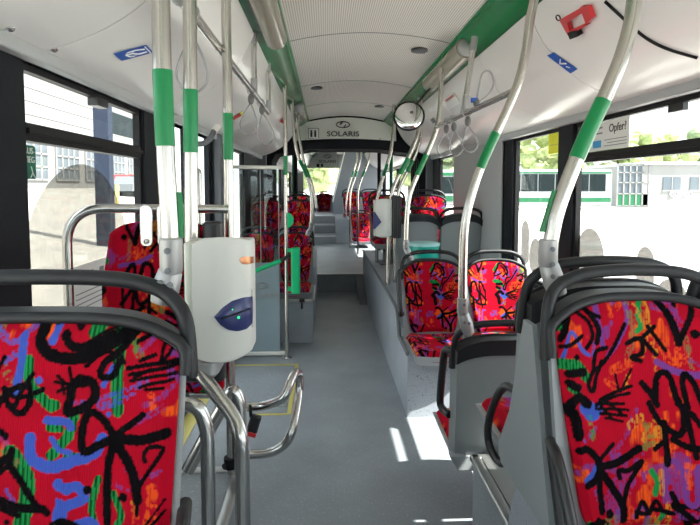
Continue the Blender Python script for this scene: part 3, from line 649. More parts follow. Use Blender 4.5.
# left seat box behind the partition
mb = MB(); mb.prism([(WL, 5.0, 0), (-.13, 5.0, 0), (-.13, 7.42, 0), (WL, 7.42, 0)], (0, 0, .40)); mb.box((WL, 5.75, .40), (-.13, 7.42, .62)); struct(mb.obj('trim_46', 'floor2', None, False))
mb = MB(); mb.rbox((-.86, 4.985, .395), (-.115, 5.02, .425), .006, axis=0); mb.rbox((-.145, 4.985, .395), (-.115, 5.75, .425), .006, axis=1); struct(mb.obj('trim_47', 'alu'))
hk = thing('coat_hook', (-.22, 4.99, .34), 'small black hook on the grey box under the far left seats', 'hook'); q = P(302, 304, 4.98)
mb = MB(); mb.rbox((q.x-.025, 4.965, q.z+.02), (q.x+.025, 4.985, q.z+.05), .005); mb.tube(spline([(q.x, 4.97, q.z+.03), (q.x, 4.95, q.z-.01), (q.x, 4.96, q.z-.04)], 4), .010, 8); wc(mb, 'hook_body', 'blackpl', hk)
# kick ramp beside the step
mb = MB(); mb.prism([(.525, 6.6, 0), (.525, 7.43, 0), (.525, 7.43, .26)], (-.1, 0, 0)); struct(mb.obj('trim_48', 'dpanel', None, False))

# ------------------------------------------------------------------ doors on the left
def door_leaf(n, y0, y1):
    t = bpy.data.objects.new('door_%d' % n, None); COL.objects.link(t); t.location = (WL, y0, 0); struct(t)
    mb = MB(); f = .05
    mb.box((WL-.02, y0, 0), (WL+.02, y0+f, 1.98)); mb.box((WL-.02, y1-f, 0), (WL+.02, y1, 1.98)); mb.box((WL-.02, y0+f, 0), (WL+.02, y1-f, .10)); mb.box((WL-.02, y0+f, 1.90), (WL+.02, y1-f, 1.98)); wc(mb, 'door_frame', 'dark', t, False)
    mb = MB(); mb.box((WL-.004, y0+f-.005, .095), (WL+.004, y1-f+.005, 1.905)); wc(mb, 'pane', 'glass', t, False)
    mb = MB(); ym = y0+.07 if n == 2 else y1-.07
    mb.tube(fillet([(WL+.02, ym, 1.62), (WL+.075, ym, 1.62), (WL+.075, ym, .80), (WL+.02, ym, .80)], .03), .015, 10); wc(mb, 'door_handle', 'steel', t)
    return t
door_leaf(1, 2.955, 3.62); door_leaf(2, 3.63, 4.295)
dm = thing('door_linkage', (-.86, 3.4, 1.95), 'dark curved door arm with a white end above the left door', 'door mechanism')
mb = MB(); mb.tube(spline([P(186, 141, 3.1), P(200, 144, 3.15), P(209, 140, 3.2), P(214, 131, 3.25)], 6), .017, 10); wc(mb, 'arm', 'dpanel', dm)
mb = MB(); mb.tube([P(214, 131, 3.25), P(218, 126, 3.27)], .02, 10); wc(mb, 'end_cap', 'cream', dm)
mb = MB(); mb.rbox((WL+.01, 2.9, 1.885), (WL+.06, 4.35, 1.915), .02, axis=1); wc(mb, 'drive_cover', 'dark', dm)
mb = MB(); mb.box((WL+.03, 2.97, .0005), (WL+.12, 4.29, .004)); struct(mb.obj('trim_49', 'yellow'))
# partition post pair at the door's near edge (grey door post)
mb = MB(); mb.rbox((WL+.03, 4.32, 0), (WL+.10, 4.42, 1.93), .02); struct(mb.obj('trim_50', 'dpanel'))

# ramp hatch in the floor
hatch = thing('ramp_hatch', (-.45, 3.9, 0), 'folding ramp hatch in the floor outlined with yellow tape', 'floor hatch')
c1, c2, c3, c4 = (-.80, 4.37), (-.258, 4.37), (-.258, 3.40), (-.80, 3.40)
def flat(x0, y0, x1, y1, m, nm, z=.004):
    mb = MB(); mb.box((min(x0, x1), min(y0, y1), .0005), (max(x0, x1), max(y0, y1), z)); return wc(mb, nm, m, hatch, False)
flat(-.82, 4.36, -.235, 4.385, 'yellow', 'yellow_tape'); flat(-.262, 3.40, -.235, 4.36, 'yellow', 'yellow_tape'); flat(-.50, 3.39, -.262, 3.41, 'yellow', 'yellow_tape')
flat(-.815, 3.42, -.29, 4.335, 'floor', 'hatch_plate', .003)
mb = MB(); mb.tube([(x, y, .006) for x, y in ((-.37, 3.52), (-.28, 3.52), (-.28, 3.58), (-.37, 3.58))], .006, 6, True); wc(mb, 'recessed_handle', 'alu', hatch)

# ------------------------------------------------------------------ seats placed
make_seat('wide', -.580, .88, .36, .288, 'extra-wide graffiti-fabric seat in the near left foreground', None, -1, True, side=1)
G = 'graffiti fabric bus seats'
make_seat('std', .722, 1.10, .36, .275, 'graffiti-fabric seat facing the viewer in the near right foreground', G, -1, True, side=-1, ped=False)
make_seat('std', .755, 1.465, .36, .272, 'seat back to back behind the near right seat, curved pole clamped to its rail', G, 1, False, side=-1, ped=False)
make_seat('std', 1.225, 1.465, .36, .272, 'window-side seat facing away, behind the near right seats', G, 1, False, ped=False)
make_seat('std', .755, 2.24, 0, -.10, 'seat seen from behind with plain grey back above the sunlit floor', G, 1, False, side=-1, bar=True, ped=False)
ws = make_seat('std', 1.22, 2.24, 0, -.10, 'window-side seat seen from behind, beside the plain grey back', G, 1, False, ped=False)
mb = MB(); mb.rbox((.62, 2.36, .17), (WR-.04, 2.50, .24), .03, axis=0); tag(mb.obj('seat_beam', 'dpanel'), 'dark grey beam carrying the plain grey seats from the right wall', 'beam')
make_seat('std2', .755, 3.64, .42, .005, 'aisle seat of the sunlit pair, in front of the teal bin', G, -1, True, side=-1, bar=True)
make_seat('std2', 1.215, 3.64, .42, .005, 'washed-out sunlit window seat of the middle pair', G, -1, True)
make_seat('std', .865, 5.0, .60, .27, 'grey seat back beyond the teal bin, nearest the aisle', G, 1, False, sx=.94)
make_seat('std', 1.285, 5.0, .60, .27, 'grey seat back beyond the teal bin, beside the pale pillar', G, 1, False, sx=.94)
make_seat('std', .74, 6.3, .60, .43, 'far right fabric seat half hidden by the second ticket validator', G, -1, False)
make_seat('std', 1.24, 6.3, .60, .43, 'sunlit far right window seat showing above the grey seat backs', G, -1, False)
make_seat('std2', -.325, 5.50, .40, .045, 'front row aisle seat behind the vertical door pole on the left', G, -1, False, sx=.87)
make_seat('std', -.715, 5.50, .40, .045, 'front row window seat behind the glass partition', G, -1, False, sx=.87)
make_seat('std', -.325, 6.35, .62, .37, 'second row aisle seat behind the left vertical pole', G, -1, False, sx=.87)
make_seat('std2', -.715, 6.35, .62, .37, 'second row window seat seen through the glass partition', G, -1, False, sx=.87)
make_seat('std2', .73, 10.9, .265, -.02, 'dark red single seat beyond the articulation, right of the aisle', G, -1, False)
make_seat('std', .60, 12.3, .80, .42, 'left one of the raised far pair before the engine housing', G, -1, False)
make_seat('std', 1.05, 12.3, .80, .42, 'right sunlit one of the raised far pair before the engine housing', G, -1, False)
make_seat('std', -.05, 15.6, .78, .33, 'rearmost seat under the rear window at the end of the aisle', G, -1, False)
make_seat('std', -.67, 12.6, .80, .35, 'far left seat beside the rear steps', G, -1, False)

mb = MB(); mb.prism([(.585, 1.10+.52*math.cos(a), max(.36, min(.635, .30+.52*math.sin(a)))) for a in np.linspace(.1, math.pi-.1, 30)], (WR-.64, 0, 0)); struct(mb.obj('trim_51', 'floor2', None, False))
sc_ = thing('seat_side_cover', (.51, 1.28, .36), 'grey side cover between the two back-to-back seats on the right', 'side cover')
mb = MB(); mb.prism([(.506, y, z) for y, z in ((1.12, .70), (1.17, .86), (1.25, 1.16), (1.31, 1.16), (1.40, .88), (1.49, .74), (1.46, .70))], (.012, 0, 0)); wc(mb, 'panel', 'shell', sc_, False)
# wheelchair backrest on the left rail
wb = thing('leaning_panel', (-.62, 1.95, .70), 'graffiti-fabric upright backrest hanging from the steel rail by the left window', 'backrest')
W_, H_ = .43, .64; z1 = 1.375; x0 = -.82
mb = MB(); rows = []
for v in np.linspace(0, 1, 150):
    row = []
    for u in np.linspace(-1, 1, 110):
        ed = min((1-abs(u))*W_/2, v*H_, (1-v)*H_); zz = z1-H_+v*(H_-.045*abs(u)**4)
        row.append(Vector((x0+W_/2+u*W_/2*(.84+.16*min(1, (1-v)*3)), 1.94-.01*min(1, ed/.02), zz)))
    rows.append(row)
mb.sheet(rows, (0, .05, 0)); me = mb.mesh('pad', 'fabric'); V = np.array(mb.v); color_mesh(me, np.stack([-(V[:, 0]-x0-W_/2)*.95, (z1-V[:, 2])*.9+.02], 1), FB, .46)
world_child(link('pad', me), wb)
for px in (146, 163):
    a = P(px, 205, 1.9); b = P(px+1, 243, 1.9); mb = MB(); mb.rbox((a.x-.022, 1.895, b.z-.012), (a.x+.022, 1.903, a.z), .018, axis=1); mb.lathe([(.009, 0), (.009, -.006), (.004, -.008)], (b.x, 1.895, b.z+.006), 12, 'Y'); wc(mb, 'hanger_strap', 'steel', wb)
bp_ = thing('padded_block', (-.5, 1.9, .80), 'black padded backrest blocks behind the near ticket validator', 'backrest pad')
for px0, px1, yt, d in ((181, 198, 224, 1.86), (201, 223, 222, 1.86)):
    a = P(px0, yt, d); b = P(px1, 330, d); mb = MB(); mb.rbox((a.x, d, .80), (b.x, d+.068, a.z), .02); wc(mb, 'pad', 'blackpl', bp_)

# ------------------------------------------------------------------ poles
def pole(label, pts, r=.0165, band=None, group=None, smooth=True, cap=None, name='grab_pole', bracket=None, flange=None, m='pipe'):
    """pts world points bottom to top; band (i0, i1) fractions of the path that are green"""
    sp = spline(pts, 10) if smooth and len(pts) > 2 else [Vector(pts[0]).lerp(Vector(pts[-1]), k/40) for k in range(41)]
    t = thing(name, sp[0], label, 'pole', group)
    mb = MB(); mb.tube(sp, r, 16); wc(mb, 'tube', m, t)
    if band:
        zz = [p.z for p in sp]; sel = [p for p in sp if band[0]-.001 <= p.z <= band[1]+.001]
        # interpolate exact ends
        def at(z):
            for a, b in zip(sp[:-1], sp[1:]):
                if (a.z-z)*(b.z-z) <= 0 and a.z != b.z: return a.lerp(b, (z-a.z)/(b.z-a.z))
        e0, e1 = at(band[0]), at(band[1]); inner = [p for p in sp if band[0]+.004 < p.z < band[1]-.004]
        pp = ([e0] if e0 else [])+inner+([e1] if e1 else [])
        if len(pp) >= 2: mb = MB(); mb.tube(pp, r+.0012, 16); wc(mb, 'green_band', 'band', t)
    if bracket:
        a, d_ = bracket; clamp(a, d_, t, r)
    if cap:
        mb = MB(); e = sp[-1]; e2 = sp[-3]; mb.tube([e2.lerp(e, .0), e], r+.004, 14); wc(mb, 'upper_joint', 'bracket', t)
    if flange: mb = MB(); mb.lathe([(.045, 0), (.045, .008), (.02, .012), (.02, .03)], sp[0], 18); wc(mb, 'floor_flange', 'steel', t)
    return t
def clamp(top, rail, t, r=.0165):
    """cast clamp joining pole end to a seat rail"""
    top = Vector(top); rail = Vector(rail)
    mb = MB(); mb.tube([top+Vector((0, 0, .058)), top+Vector((0, 0, .055)), top+Vector((0, 0, -.004)), top+Vector((0, 0, -.012))], [r+.002, r+.0045, r+.0045, r+.001], 16)
    ext = rail+(rail-top).normalized()*.018
    mb.tube([top+Vector((0, 0, .006)), top+(rail-top)*.15, top.lerp(rail, .8), ext], [r*.8, r+.006, r+.010, r+.004], 14, sy=.8)
    br = wc(mb, 'clamp', 'bracket', t)
    for q in (top+Vector((0, -r-.007, .035)), top+Vector((0, -r-.007, -.002)), top.lerp(rail, .5)+Vector((-.008, -r-.004, 0)), top.lerp(rail, .5)+Vector((.010, -r-.004, -.004))):
        m2 = MB(); m2.lathe([(.006, 0), (.006, -.003), (.002, -.004)], q, 10, 'Y'); b = wc(m2, 'bolt', 'dpanel', br)
def zat(py, d): return P(326, py, d).z
dA = 1.0
A0 = P(171.5, 262, dA)
pole('nearest left pole with green band, clamped to the wide seat rail', [A0, P(169.5, 215, dA), P(166, 160, dA), P(163.5, 100, dA), P(161.5, 40, dA), P(160, -40, dA), P(159, -90, dA)], .0168, (zat(147, dA), zat(72, dA)), bracket=(P(171.5, 268, dA), P(164, 294, dA)))
dB = 1.30
pole('left pole with green band rising beside the near ticket validator', [P(193, 372, dB), P(191.5, 250, dB), P(190.5, 100, dB), P(189, -90, dB)], .0165, (zat(153, dB), zat(91, dB)))
dC = 2.03
pole('left pole with green band standing behind the near ticket validator', [Vector((P(232, 470, dC).x, dC, .372)), P(230, 350, dC), P(228.5, 160, dC), P(226, 3, dC), P(225.5, -60, dC)], .0185, (zat(160, dC), zat(114, dC)), flange=False)
dD = 4.55
xd = P(286.5, 300, dD).x
pole('thin vertical door pole with green band beside the glass partition', [Vector((xd, dD, 0)), Vector((xd, dD, 2.36))], .0175, (zat(175, dD), zat(156, dD)), smooth=False, flange=True)
# right curved poles
d1 = 1.29
pole('nearest right curved pole with green band, clamped to the back-to-back seat', [P(548, 256, d1), P(556, 215, d1), P(570, 175, d1), P(589, 130, d1), P(607, 92, d1), P(624, 50, d1), P(634, 5, d1), P(636, -60, d1), P(636, -120, d1+.05)], .0185, (zat(158, d1), zat(98, d1)), bracket=(P(548, 262, d1), P(556, 288, d1)))
d2 = 2.07
pole('second right curved pole, clamped to the plain grey seat back', [P(462.5, 312, d2), P(463, 260, d2), P(465.5, 220, d2), P(476, 180, d2), P(490, 146, d2), P(507, 110, d2), P(519, 80, d2), P(526, 50, d2), P(530, 20, d2), P(536, -8, d2)], .0175, (zat(168, d2), zat(132, d2)), bracket=(P(462.5, 312, d2), P(468, 330, d2)))
mb = MB()
d3 = 3.74
pole('third right curved pole, clamped to the seat before the teal bin', [P(406, 250, d3), P(406.5, 222, d3), P(409, 198, d3), P(416, 178, d3), P(425, 158, d3), P(436, 130, d3), P(440, 108, d3), P(441, 80, d3), P(442, 68, d3)], .0175, (zat(175, d3), zat(154, d3)), bracket=(P(406, 248, d3), P(411, 259, d3)))
d4 = 4.8
pole('curved right pole with green band rising from the second ticket validator', [Vector((P(388, 262, d4).x, d4, .60)), P(388, 262, d4), P(389, 235, d4), P(391, 200, d4), P(396, 182, d4), P(405, 165, d4), P(414, 145, d4), P(419, 128, d4), P(420, 98, d4)], .022, (zat(174, d4), zat(158, d4)))
pole('straight steel pole standing on the right wheel box behind second validator', [Vector((P(395, 260, 4.9).x, 4.9, .60)), P(395, 235, 4.9), P(398, 195, 4.9), P(404, 178, 4.9), P(413, 160, 4.9), P(420, 140, 4.9), P(423, 110, 4.9)], .017, (zat(172, 4.9), zat(160, 4.9)))
d5 = 6.2
pole('far slim curved pole just left of the round mirror, right side', [Vector((P(377, 205, d5).x, d5, .60)), P(377, 205, d5), P(378, 195, d5), P(382, 180, d5), P(387, 165, d5), P(391, 150, d5), P(394, 125, d5), P(394, 103, d5)], .020, (zat(176, d5), zat(164, d5)))
# left far curved poles
dE = 5.45
pole('far left curved pole clamped to the front row aisle seat', [P(311, 228, dE), P(312, 205, dE), P(310, 188, dE), P(305, 172, dE), P(299, 158, dE), P(295, 140, dE), P(293, 120, dE), P(292, 100, dE)], .0175, (zat(177, dE), zat(160, dE)), bracket=(P(311, 228, dE), P(308, 234, dE)))
pole('far left curved pole of the second row, leaning beside the first', [P(316, 208, 6.4), P(315, 198, 6.4), P(311, 182, 6.4), P(305, 166, 6.4), P(301, 148, 6.4), P(298, 128, 6.4), P(297, 112, 6.4)], .018, (zat(178, 6.4), zat(164, 6.4)))
for lab, px, pts, d in (('leftmost of three slim poles beyond the articulation', 0, [(346, 207), (347, 195), (350, 182), (354, 170), (357, 158), (357, 148)], 11.5), ('middle of three slim poles beyond the articulation', 0, [(350, 205), (351, 190), (355, 178), (359, 165), (361, 155), (361, 146)], 10.6), ('rightmost of three slim poles beyond the articulation', 0, [(358, 212), (358, 192), (361, 180), (366, 168), (369, 158), (369, 144)], 9.6)):
    pole(lab, [Vector((P(pts[0][0], 200, d).x, d, .80 if d > 11.4 else .27))]+[P(a, b, d) for a, b in pts], .019, (zat(177, d), zat(171, d)))
# dark bellows posts and steel verticals seen beyond
for lab, px, d, m in (('dark vertical post at the left of the bellows opening', 296, 8.7, 'dark'), ('green vertical post behind the far left seats', 294, 8.9, 'band'), ('dark vertical post right of the bellows opening', 379, 8.8, 'dark'), ('green vertical post behind the second validator', 391, 8.8, 'band')):
    a = P(px, 200, d); pole(lab, [Vector((a.x, d, .265)), Vector((a.x, d, 2.3))], .03, None, smooth=False, m=m)

# overhead rails
def rail(label, pts, r=.0155, supports=(), group=None, smooth=False):
    t = thing('handrail', Vector(pts[0]), label, 'handrail', group); mb = MB(); mb.tube(pts, r, 14); wc(mb, 'rail_tube', 'steel', t)
    for (a, b) in supports:
        mb = MB(); mb.tube([a, b], .016, 12); s_ = wc(mb, 'hanger', 'steel', t); a_ = Vector(a); b_ = Vector(b); [wc(MB().tube([a_.lerp(b_, u), a_.lerp(b_, v)], .0195, 12), 'collar', 'bracket', s_) for u, v in ((0, .25), (.82, 1))]
    return t
LR = lambda y: Vector((-.40, y, 2.02))
rail('long overhead grab rail along the left side of the aisle', [LR(1.45), LR(3.75)], .0165, [(LR(3.0), Vector((-.40, 3.0, 2.36))), (LR(3.74), Vector((-.40, 3.74, 2.36)))])
ra, rb = P(516, 90, 2.2), P(437, 127, 3.62)
ra2 = ra.copy()
m3 = ra.lerp(rb, .55)
rail('overhead grab rail between the second and third right poles', [ra, rb], .0145, [(m3, Vector((m3.x+.06, m3.y, 2.345)))])
t = rail('bent steel handrail around the left window bay', fillet([Vector((-.895, 1.85, .36)), Vector((-.895, 1.85, zat(207.5, 1.85))), Vector((P(228, 209, 2.0).x, 2.0, zat(209, 2.0)))], .13, 10), .0165)
# stanchion joints on the near poles
jt = thing('pole_joint', P(192, 20, 1.36), 'steel joint ring at the near end of the left overhead rail', 'joint')
mb = MB(); c = P(197, 23, 1.5); mb.tube([(-.40, 1.44, 2.02), (-.40, 1.50, 2.02)], .024, 14); mb.tube([(-.40, 1.46, 2.02), (-.345, 1.34, 2.02)], .015, 10); wc(mb, 'joint_body', 'bracket', jt)

# hand straps
def strap(label, c, L=.20, w=.05, tilt=0.0, group='grey hand straps'):
    c = Vector(c); t = thing('hand_strap', c, label, 'hand strap', group)
    R_ = Matrix.Rotation(tilt, 3, 'Y')
    mb = MB(); mb.tube([c+R_@Vector((.0225*math.cos(a), 0, .0225*math.sin(a))) for a in np.linspace(0, 2*math.pi, 17)[:-1]], .0035, 6, True); wc(mb, 'rail_ring', 'strap', t)
    mb = MB(); cc = c+R_@Vector((0, 0, -.045)); mb.ball(cc, .024, 8, (.75, .6, 1.25)); wc(mb, 'clip', 'clip', t)
    mb = MB(); q = [(0, 0, -.065), (.018, 0, -.10), (w, 0, -.065-L*.6), (w*.9, 0, -.065-L*.85), (w*.3, 0, -.065-L), (-w*.3, 0, -.065-L), (-w*.9, 0, -.065-L*.85), (-w, 0, -.065-L*.6), (-.018, 0, -.10), (0, 0, -.066)]
    mb.tube([c+R_@Vector(p) for p in spline([Vector(p) for p in q], 5)], .0042, 8); wc(mb, 'loop', 'strap', t)
    return t
strap('large grey hand strap loop hanging behind the near left poles', LR(1.62), .17, .045)
strap('grey hand strap hanging from the left overhead rail, nearer of two', LR(2.9), .17, .045, .1)
strap('grey hand strap hanging from the left overhead rail, farther of two', LR(3.3), .19, .045, -.15)
for i, (px, lab) in enumerate(((455, 'farthest hanging strap loop on the right overhead rail'), (463, 'middle hanging strap loop on the right overhead rail'), (477, 'nearest hanging strap loop on the right overhead rail'))):
    f = [0.80, .70, .50][i]; strap(lab, ra.lerp(rb, f), .15, .042, (.12, -.1, -.12)[i])
t = thing('hand_strap', m3, 'grey hand strap thrown up over the right overhead rail', 'hand strap', None)
c = ra.lerp(rb, .38)
mb = MB(); mb.ball(c+Vector((0, 0, .03)), .022, 8, (.8, .7, 1.2)); wc(mb, 'clip', 'clip', t)
mb = MB(); mb.tube(spline([c+Vector(p) for p in ((0, 0, .03), (.01, 0, .10), (.03, 0, .18), (.07, 0, .19), (.09, 0, .13), (.06, 0, .07), (.01, 0, .03))], 5), .006, 8); wc(mb, 'loop', 'strap', t)
tg = tag(MB().rbox((c.x-.03, c.y-.01, c.z+.03), (c.x+.005, c.y+.005, c.z+.055), .003).obj('strap_tag', 'blue'), 'small blue tag on the right overhead rail beside the thrown-up strap', 'tag')

# ------------------------------------------------------------------ ceiling fittings
for px, py, d, lab in ((422, 50, 3.83, 'dark oval ceiling speaker nearest, right of the ribbed ceiling'), (314.5, 88, 5.3, 'dark oval ceiling speaker at the left of the ribbed ceiling'), (381, 107, 6.5, 'farthest dark oval ceiling speaker, before the header panel')):
    q = P(px, py, d); z = zc(q.x); t = thing('ceiling_speaker', (q.x, q.y, z), lab, 'speaker', 'ceiling speakers')
    mb = MB(); mb.lathe([(.080, .004), (.080, -.004), (.068, -.006)], (q.x, q.y, z), 22); wc(mb, 'rim', 'blackpl', t)
    mb = MB(); mb.lathe([(.067, -.004), (.04, -.008), (.0, -.009)], (q.x, q.y, z), 22); wc(mb, 'grille', 'dpanel', t)
def lamp(sg, y0, y1, lab):
    x = XC+sg*.588; z = 2.375; t = thing('ceiling_lamp', (x, y0, z), lab, 'ceiling lamp', 'frosted lamps in the green channels')
    mb = MB(); mb.tube([(x, y0+.02, z), (x, y1-.02, z)], .066, 22); wc(mb, 'lamp_cover', 'lens', t)
    for y, s_ in ((y0, 1), (y1, -1)):
        mb = MB(); mb.lathe([(.04, -.004*s_), (.056, .004*s_), (.059, .02*s_), (.059, .03*s_)], (x, y, z), 22, 'Y'); wc(mb, 'end_cap', 'bracket', t)
lamp(-1, 2.05, 3.2, 'frosted tube lamp nearest the viewer in the left green channel'); lamp(-1, 5.8, 6.6, 'frosted tube lamp far along the left green channel')
lamp(1, 3.3, 4.5, 'frosted tube lamp in the right green channel above the round mirror')
# round mirror
q = P(409, 116, 4.3); mt = thing('round_mirror', q, 'round convex mirror with black rim hanging from the right green channel', 'mirror')
Rm = Matrix.Rotation(math.radians(-10), 3, 'Z') @ Matrix.Rotation(math.radians(-14), 3, 'X')
mb = MB(); n = 36; R_ = .118
vs_ = []; rings = 9
mb.lathe([(R_*math.sin(a), -.035*math.cos(a*1.0)) for a in np.linspace(.02, math.pi/2, rings)]+[(R_, .01)], (0, 0, 0), n, 'Y')
mb.v = [tuple(q+Rm@Vector(v)) for v in mb.v]; wc(mb, 'mirror_glass', 'mirror', mt)
mb = MB(); mb.tube([q+Rm@Vector(((R_+.003)*math.cos(a), .0, (R_+.003)*math.sin(a))) for a in np.linspace(0, 2*math.pi, 41)[:-1]], .008, 8, True); wc(mb, 'rim', 'rubber', mt)
mb = MB(); mb.tube(spline([q+Vector((0, .02, .0)), q+Vector((.05, .06, .08)), Vector((XC+.62, q.y+.06, 2.37))], 5), .011, 8); wc(mb, 'mounting_arm', 'blackpl', mt)

# ------------------------------------------------------------------ cove details
def cove_pt(sg, px, py):
    """point of the curved side panel seen at a pixel, with its tangent frame"""
    v = RC @ Vector(((px-350)/F, -(py-CYP)/F, -1.0)); best = None
    pts = []
    for t in np.linspace(0, 1, 60):
        a = Vector((.690, 2.345)); b = Vector((1.185, 1.925)); c = Vector((.80, 2.02)); q = a*(1-t)**2+c*2*t*(1-t)+b*t*t; pts.append(Vector((XC+sg*q.x, q.y)))
    for a, b in zip(pts[:-1], pts[1:]):
        # ray in x-z against segment
        A = Matrix(((v.x, -(b.x-a.x)), (v.z, -(b.y-a.y)))); r = Vector((a.x-EYE.x, a.y-EYE.z))
        if abs(A.determinant()) < 1e-9: continue
        s = A.inverted() @ r
        if s[0] > 0 and 0 <= s[1] <= 1:
            if best is None or s[0] < best[0]: best = (s[0], (b-a).normalized())
    s, tg_ = best; p = EYE+v*s; tang = Vector((tg_.x, 0, tg_.y)); nrm = Vector((0, 1, 0)).cross(tang).normalized()
    if nrm.z > 0: nrm = -nrm
    return p, tang, nrm
def cove_plate(name, sg, px, py, lx, ly, th, m, lab, cat):
    p, tg_, nr = cove_pt(sg, px, py); t = thing(name, p, lab, cat)
    c = p+nr*(.006)
    up = -tg_; rt = up.cross(nr)*-1
    mb = MB(); mb.prism([c+tg_*a*lx/2+Vector((0, 1, 0))*b*ly/2 for a, b in ((-1, -1), (1, -1), (1, 1), (-1, 1))], nr*th); wc(mb, 'plate', m, t, False)
    return t, c+nr*(th+.001), tg_, nr
def corner_plate(name, sg, cor, m, lab):
    cen = (sum(c[0] for c in cor)/4, sum(c[1] for c in cor)/4); p, tg_, nr = cove_pt(sg, *cen); t = thing(name, p, lab, 'sticker')
    g = lambda u, v: cove_pt(sg, *((cor[0][i]*(1-u)+cor[1][i]*u)*(1-v)+(cor[3][i]*(1-u)+cor[2][i]*u)*v for i in (0, 1)))
    mb = MB(); mb.sheet([[(lambda q: q[0]+q[2]*.003)(g(u, v)) for u in np.linspace(0, 1, 7)] for v in np.linspace(0, 1, 4)], nr*.001); wc(mb, 'plate', m, t)
    return t, (lambda u, v: (lambda q: q[0]+q[2]*.0055)(g(u, v)))
t, g = corner_plate('wheelchair_sticker', -1, [(113, 53), (146, 44), (153, 51.5), (121, 60)], 'blue', 'blue wheelchair pictogram sticker on the left cove panel')
mb = MB(); mb.tube([g(.42+.14*math.cos(a), .5+.3*math.sin(a)) for a in np.linspace(.6, 5.6, 13)], .0022, 6); mb.tube([g(.25, .45), g(.45, .45), g(.6, .7), g(.85, .7)], .003, 6); mb.tube([g(.5, .2), g(.62, .2), g(.85, .35)], .0025, 6); mb.tube([g(.92, .1), g(.92, .9)], .002, 6); wc(mb, 'pictogram', 'paper', t)
t, g = corner_plate('reserved_seat_sticker', 1, [(547.5, 55), (554, 52), (578, 68.5), (571, 73)], 'blue', 'blue sticker with white figure on the right cove panel')
g0 = g; mb = MB(); mb.tube([g(.2, .5), g(.8, .35)], .003, 6); mb.tube([g(.35, .5), g(.8, .6)], .004, 6); mb.tube([g(.45, .7), g(.6, .8)], .0025, 6); wc(mb, 'pictogram', 'paper', t)
Y_ = Vector((0, 1, 0))

# emergency hammer
p, tg_, nr = cove_pt(1, 578, 18); t = thing('emergency_hammer', p, 'red emergency hammer holder on the right cove panel', 'hammer')
fr = lambda a, b, h=.0: p+tg_*a+Y_*b+nr*h
def plate(pts, h, m, nm):
    mb = MB(); mb.prism([fr(a, b, .004) for a, b in pts], nr*h); return wc(mb, nm, m, t, False)
fp = lambda px, py: (lambda q: ((q-p).dot(tg_), (q-p).y))(cove_pt(1, px, py)[0])
plate([fp(564, 17), fp(585, 5), fp(587, 10), fp(567, 23)], .02, 'red', 'holder'); plate([fp(585, 4), fp(593, 4), fp(597, 15), fp(591, 21), fp(587, 11)], .02, 'red', 'holder_guard'); plate([fp(567, 23), fp(572, 20), fp(575, 30), fp(573, 33)], .02, 'red', 'holder_lug'); plate([fp(574, 28), fp(589, 21), fp(592, 22), fp(577, 31)], .02, 'red', 'holder_guard')
plate([fp(574, 29), fp(582, 27), fp(585, 32), fp(577, 35)], .03, 'rubber', 'hammer_head')
mb = MB(); q = cove_pt(1, 561, 16)[0]+nr*.015; mb.tube([q+(tg_*math.cos(a)*.012+Y_*math.sin(a)*.016) for a in np.linspace(0, 2*math.pi, 15)[:-1]], .003, 6, True); wc(mb, 'cord_ring', 'rubber', t)
t, c, tg_, nr = cove_plate('emergency_hammer', -1, 282.5, 119.5, .07, .16, .03, 'red', 'small red emergency hammer far along the left cove', 'hammer')
t, c, tg_, nr = cove_plate('warning_sticker', -1, 236.5, 116, .07, .10, .001, 'red', 'red and yellow warning sticker on the left cove by the pole', 'sticker')
mb = MB(); mb.prism([c-tg_*.055-Y_*.05, c-tg_*.033-Y_*.05, c-tg_*.033+Y_*.02, c-tg_*.055+Y_*.02], nr*.001); wc(mb, 'yellow_field', 'yellow2', t, False)
t, c, tg_, nr = cove_plate('notice_sticker', 1, 452, 101, .10, .36, .001, 'paper', 'white notice with a red line of print on the right cove', 'sticker')
for k_ in range(9): mb = MB() if k_ == 0 else mb; mb.prism([c-tg_*.04+Y_*(-.15+k_*.033), c-tg_*.02+Y_*(-.15+k_*.033), c-tg_*.02+Y_*(-.13+k_*.033), c-tg_*.04+Y_*(-.13+k_*.033)], nr*.001)
wc(mb, 'print', 'red', t, False)
t, c, tg_, nr = cove_plate('round_button', 1, 434, 120, .05, .10, .012, 'dpanel', 'small dark round stop button on the right cove by the mirror', 'button')
# curved black strap across the right cove, and steel buttons
q = [cove_pt(1, a, b) for a, b in ((606, 1), (618, 12), (632, 25), (648, 38), (668, 48), (698, 57))]
cb = MB(); cb.tube(spline([a+n_*.004 for a, _, n_ in q], 5), .006, 8); tag(cb.obj('black_cable', 'rubber'), 'black cable curving over the near right cove panel', 'cable')
for px, py, lab in ((10, 28, 'small chrome button on the left cove at the frame edge'), (54, 49, 'small chrome button on the left cove above the window')):
    p_, tg2, nr2 = cove_pt(-1, px, py); mb = MB(); R2 = nr2.to_track_quat('Z', 'Y').to_matrix(); m0 = MB(); m0.lathe([(.012, 0), (.012, .004), (.008, .009), (.003, .011)], (0, 0, 0), 16); mb.add([p_+R2@Vector(v) for v in m0.v], m0.f); tag(mb.obj('chrome_button', 'chrome'), lab, 'button', None)

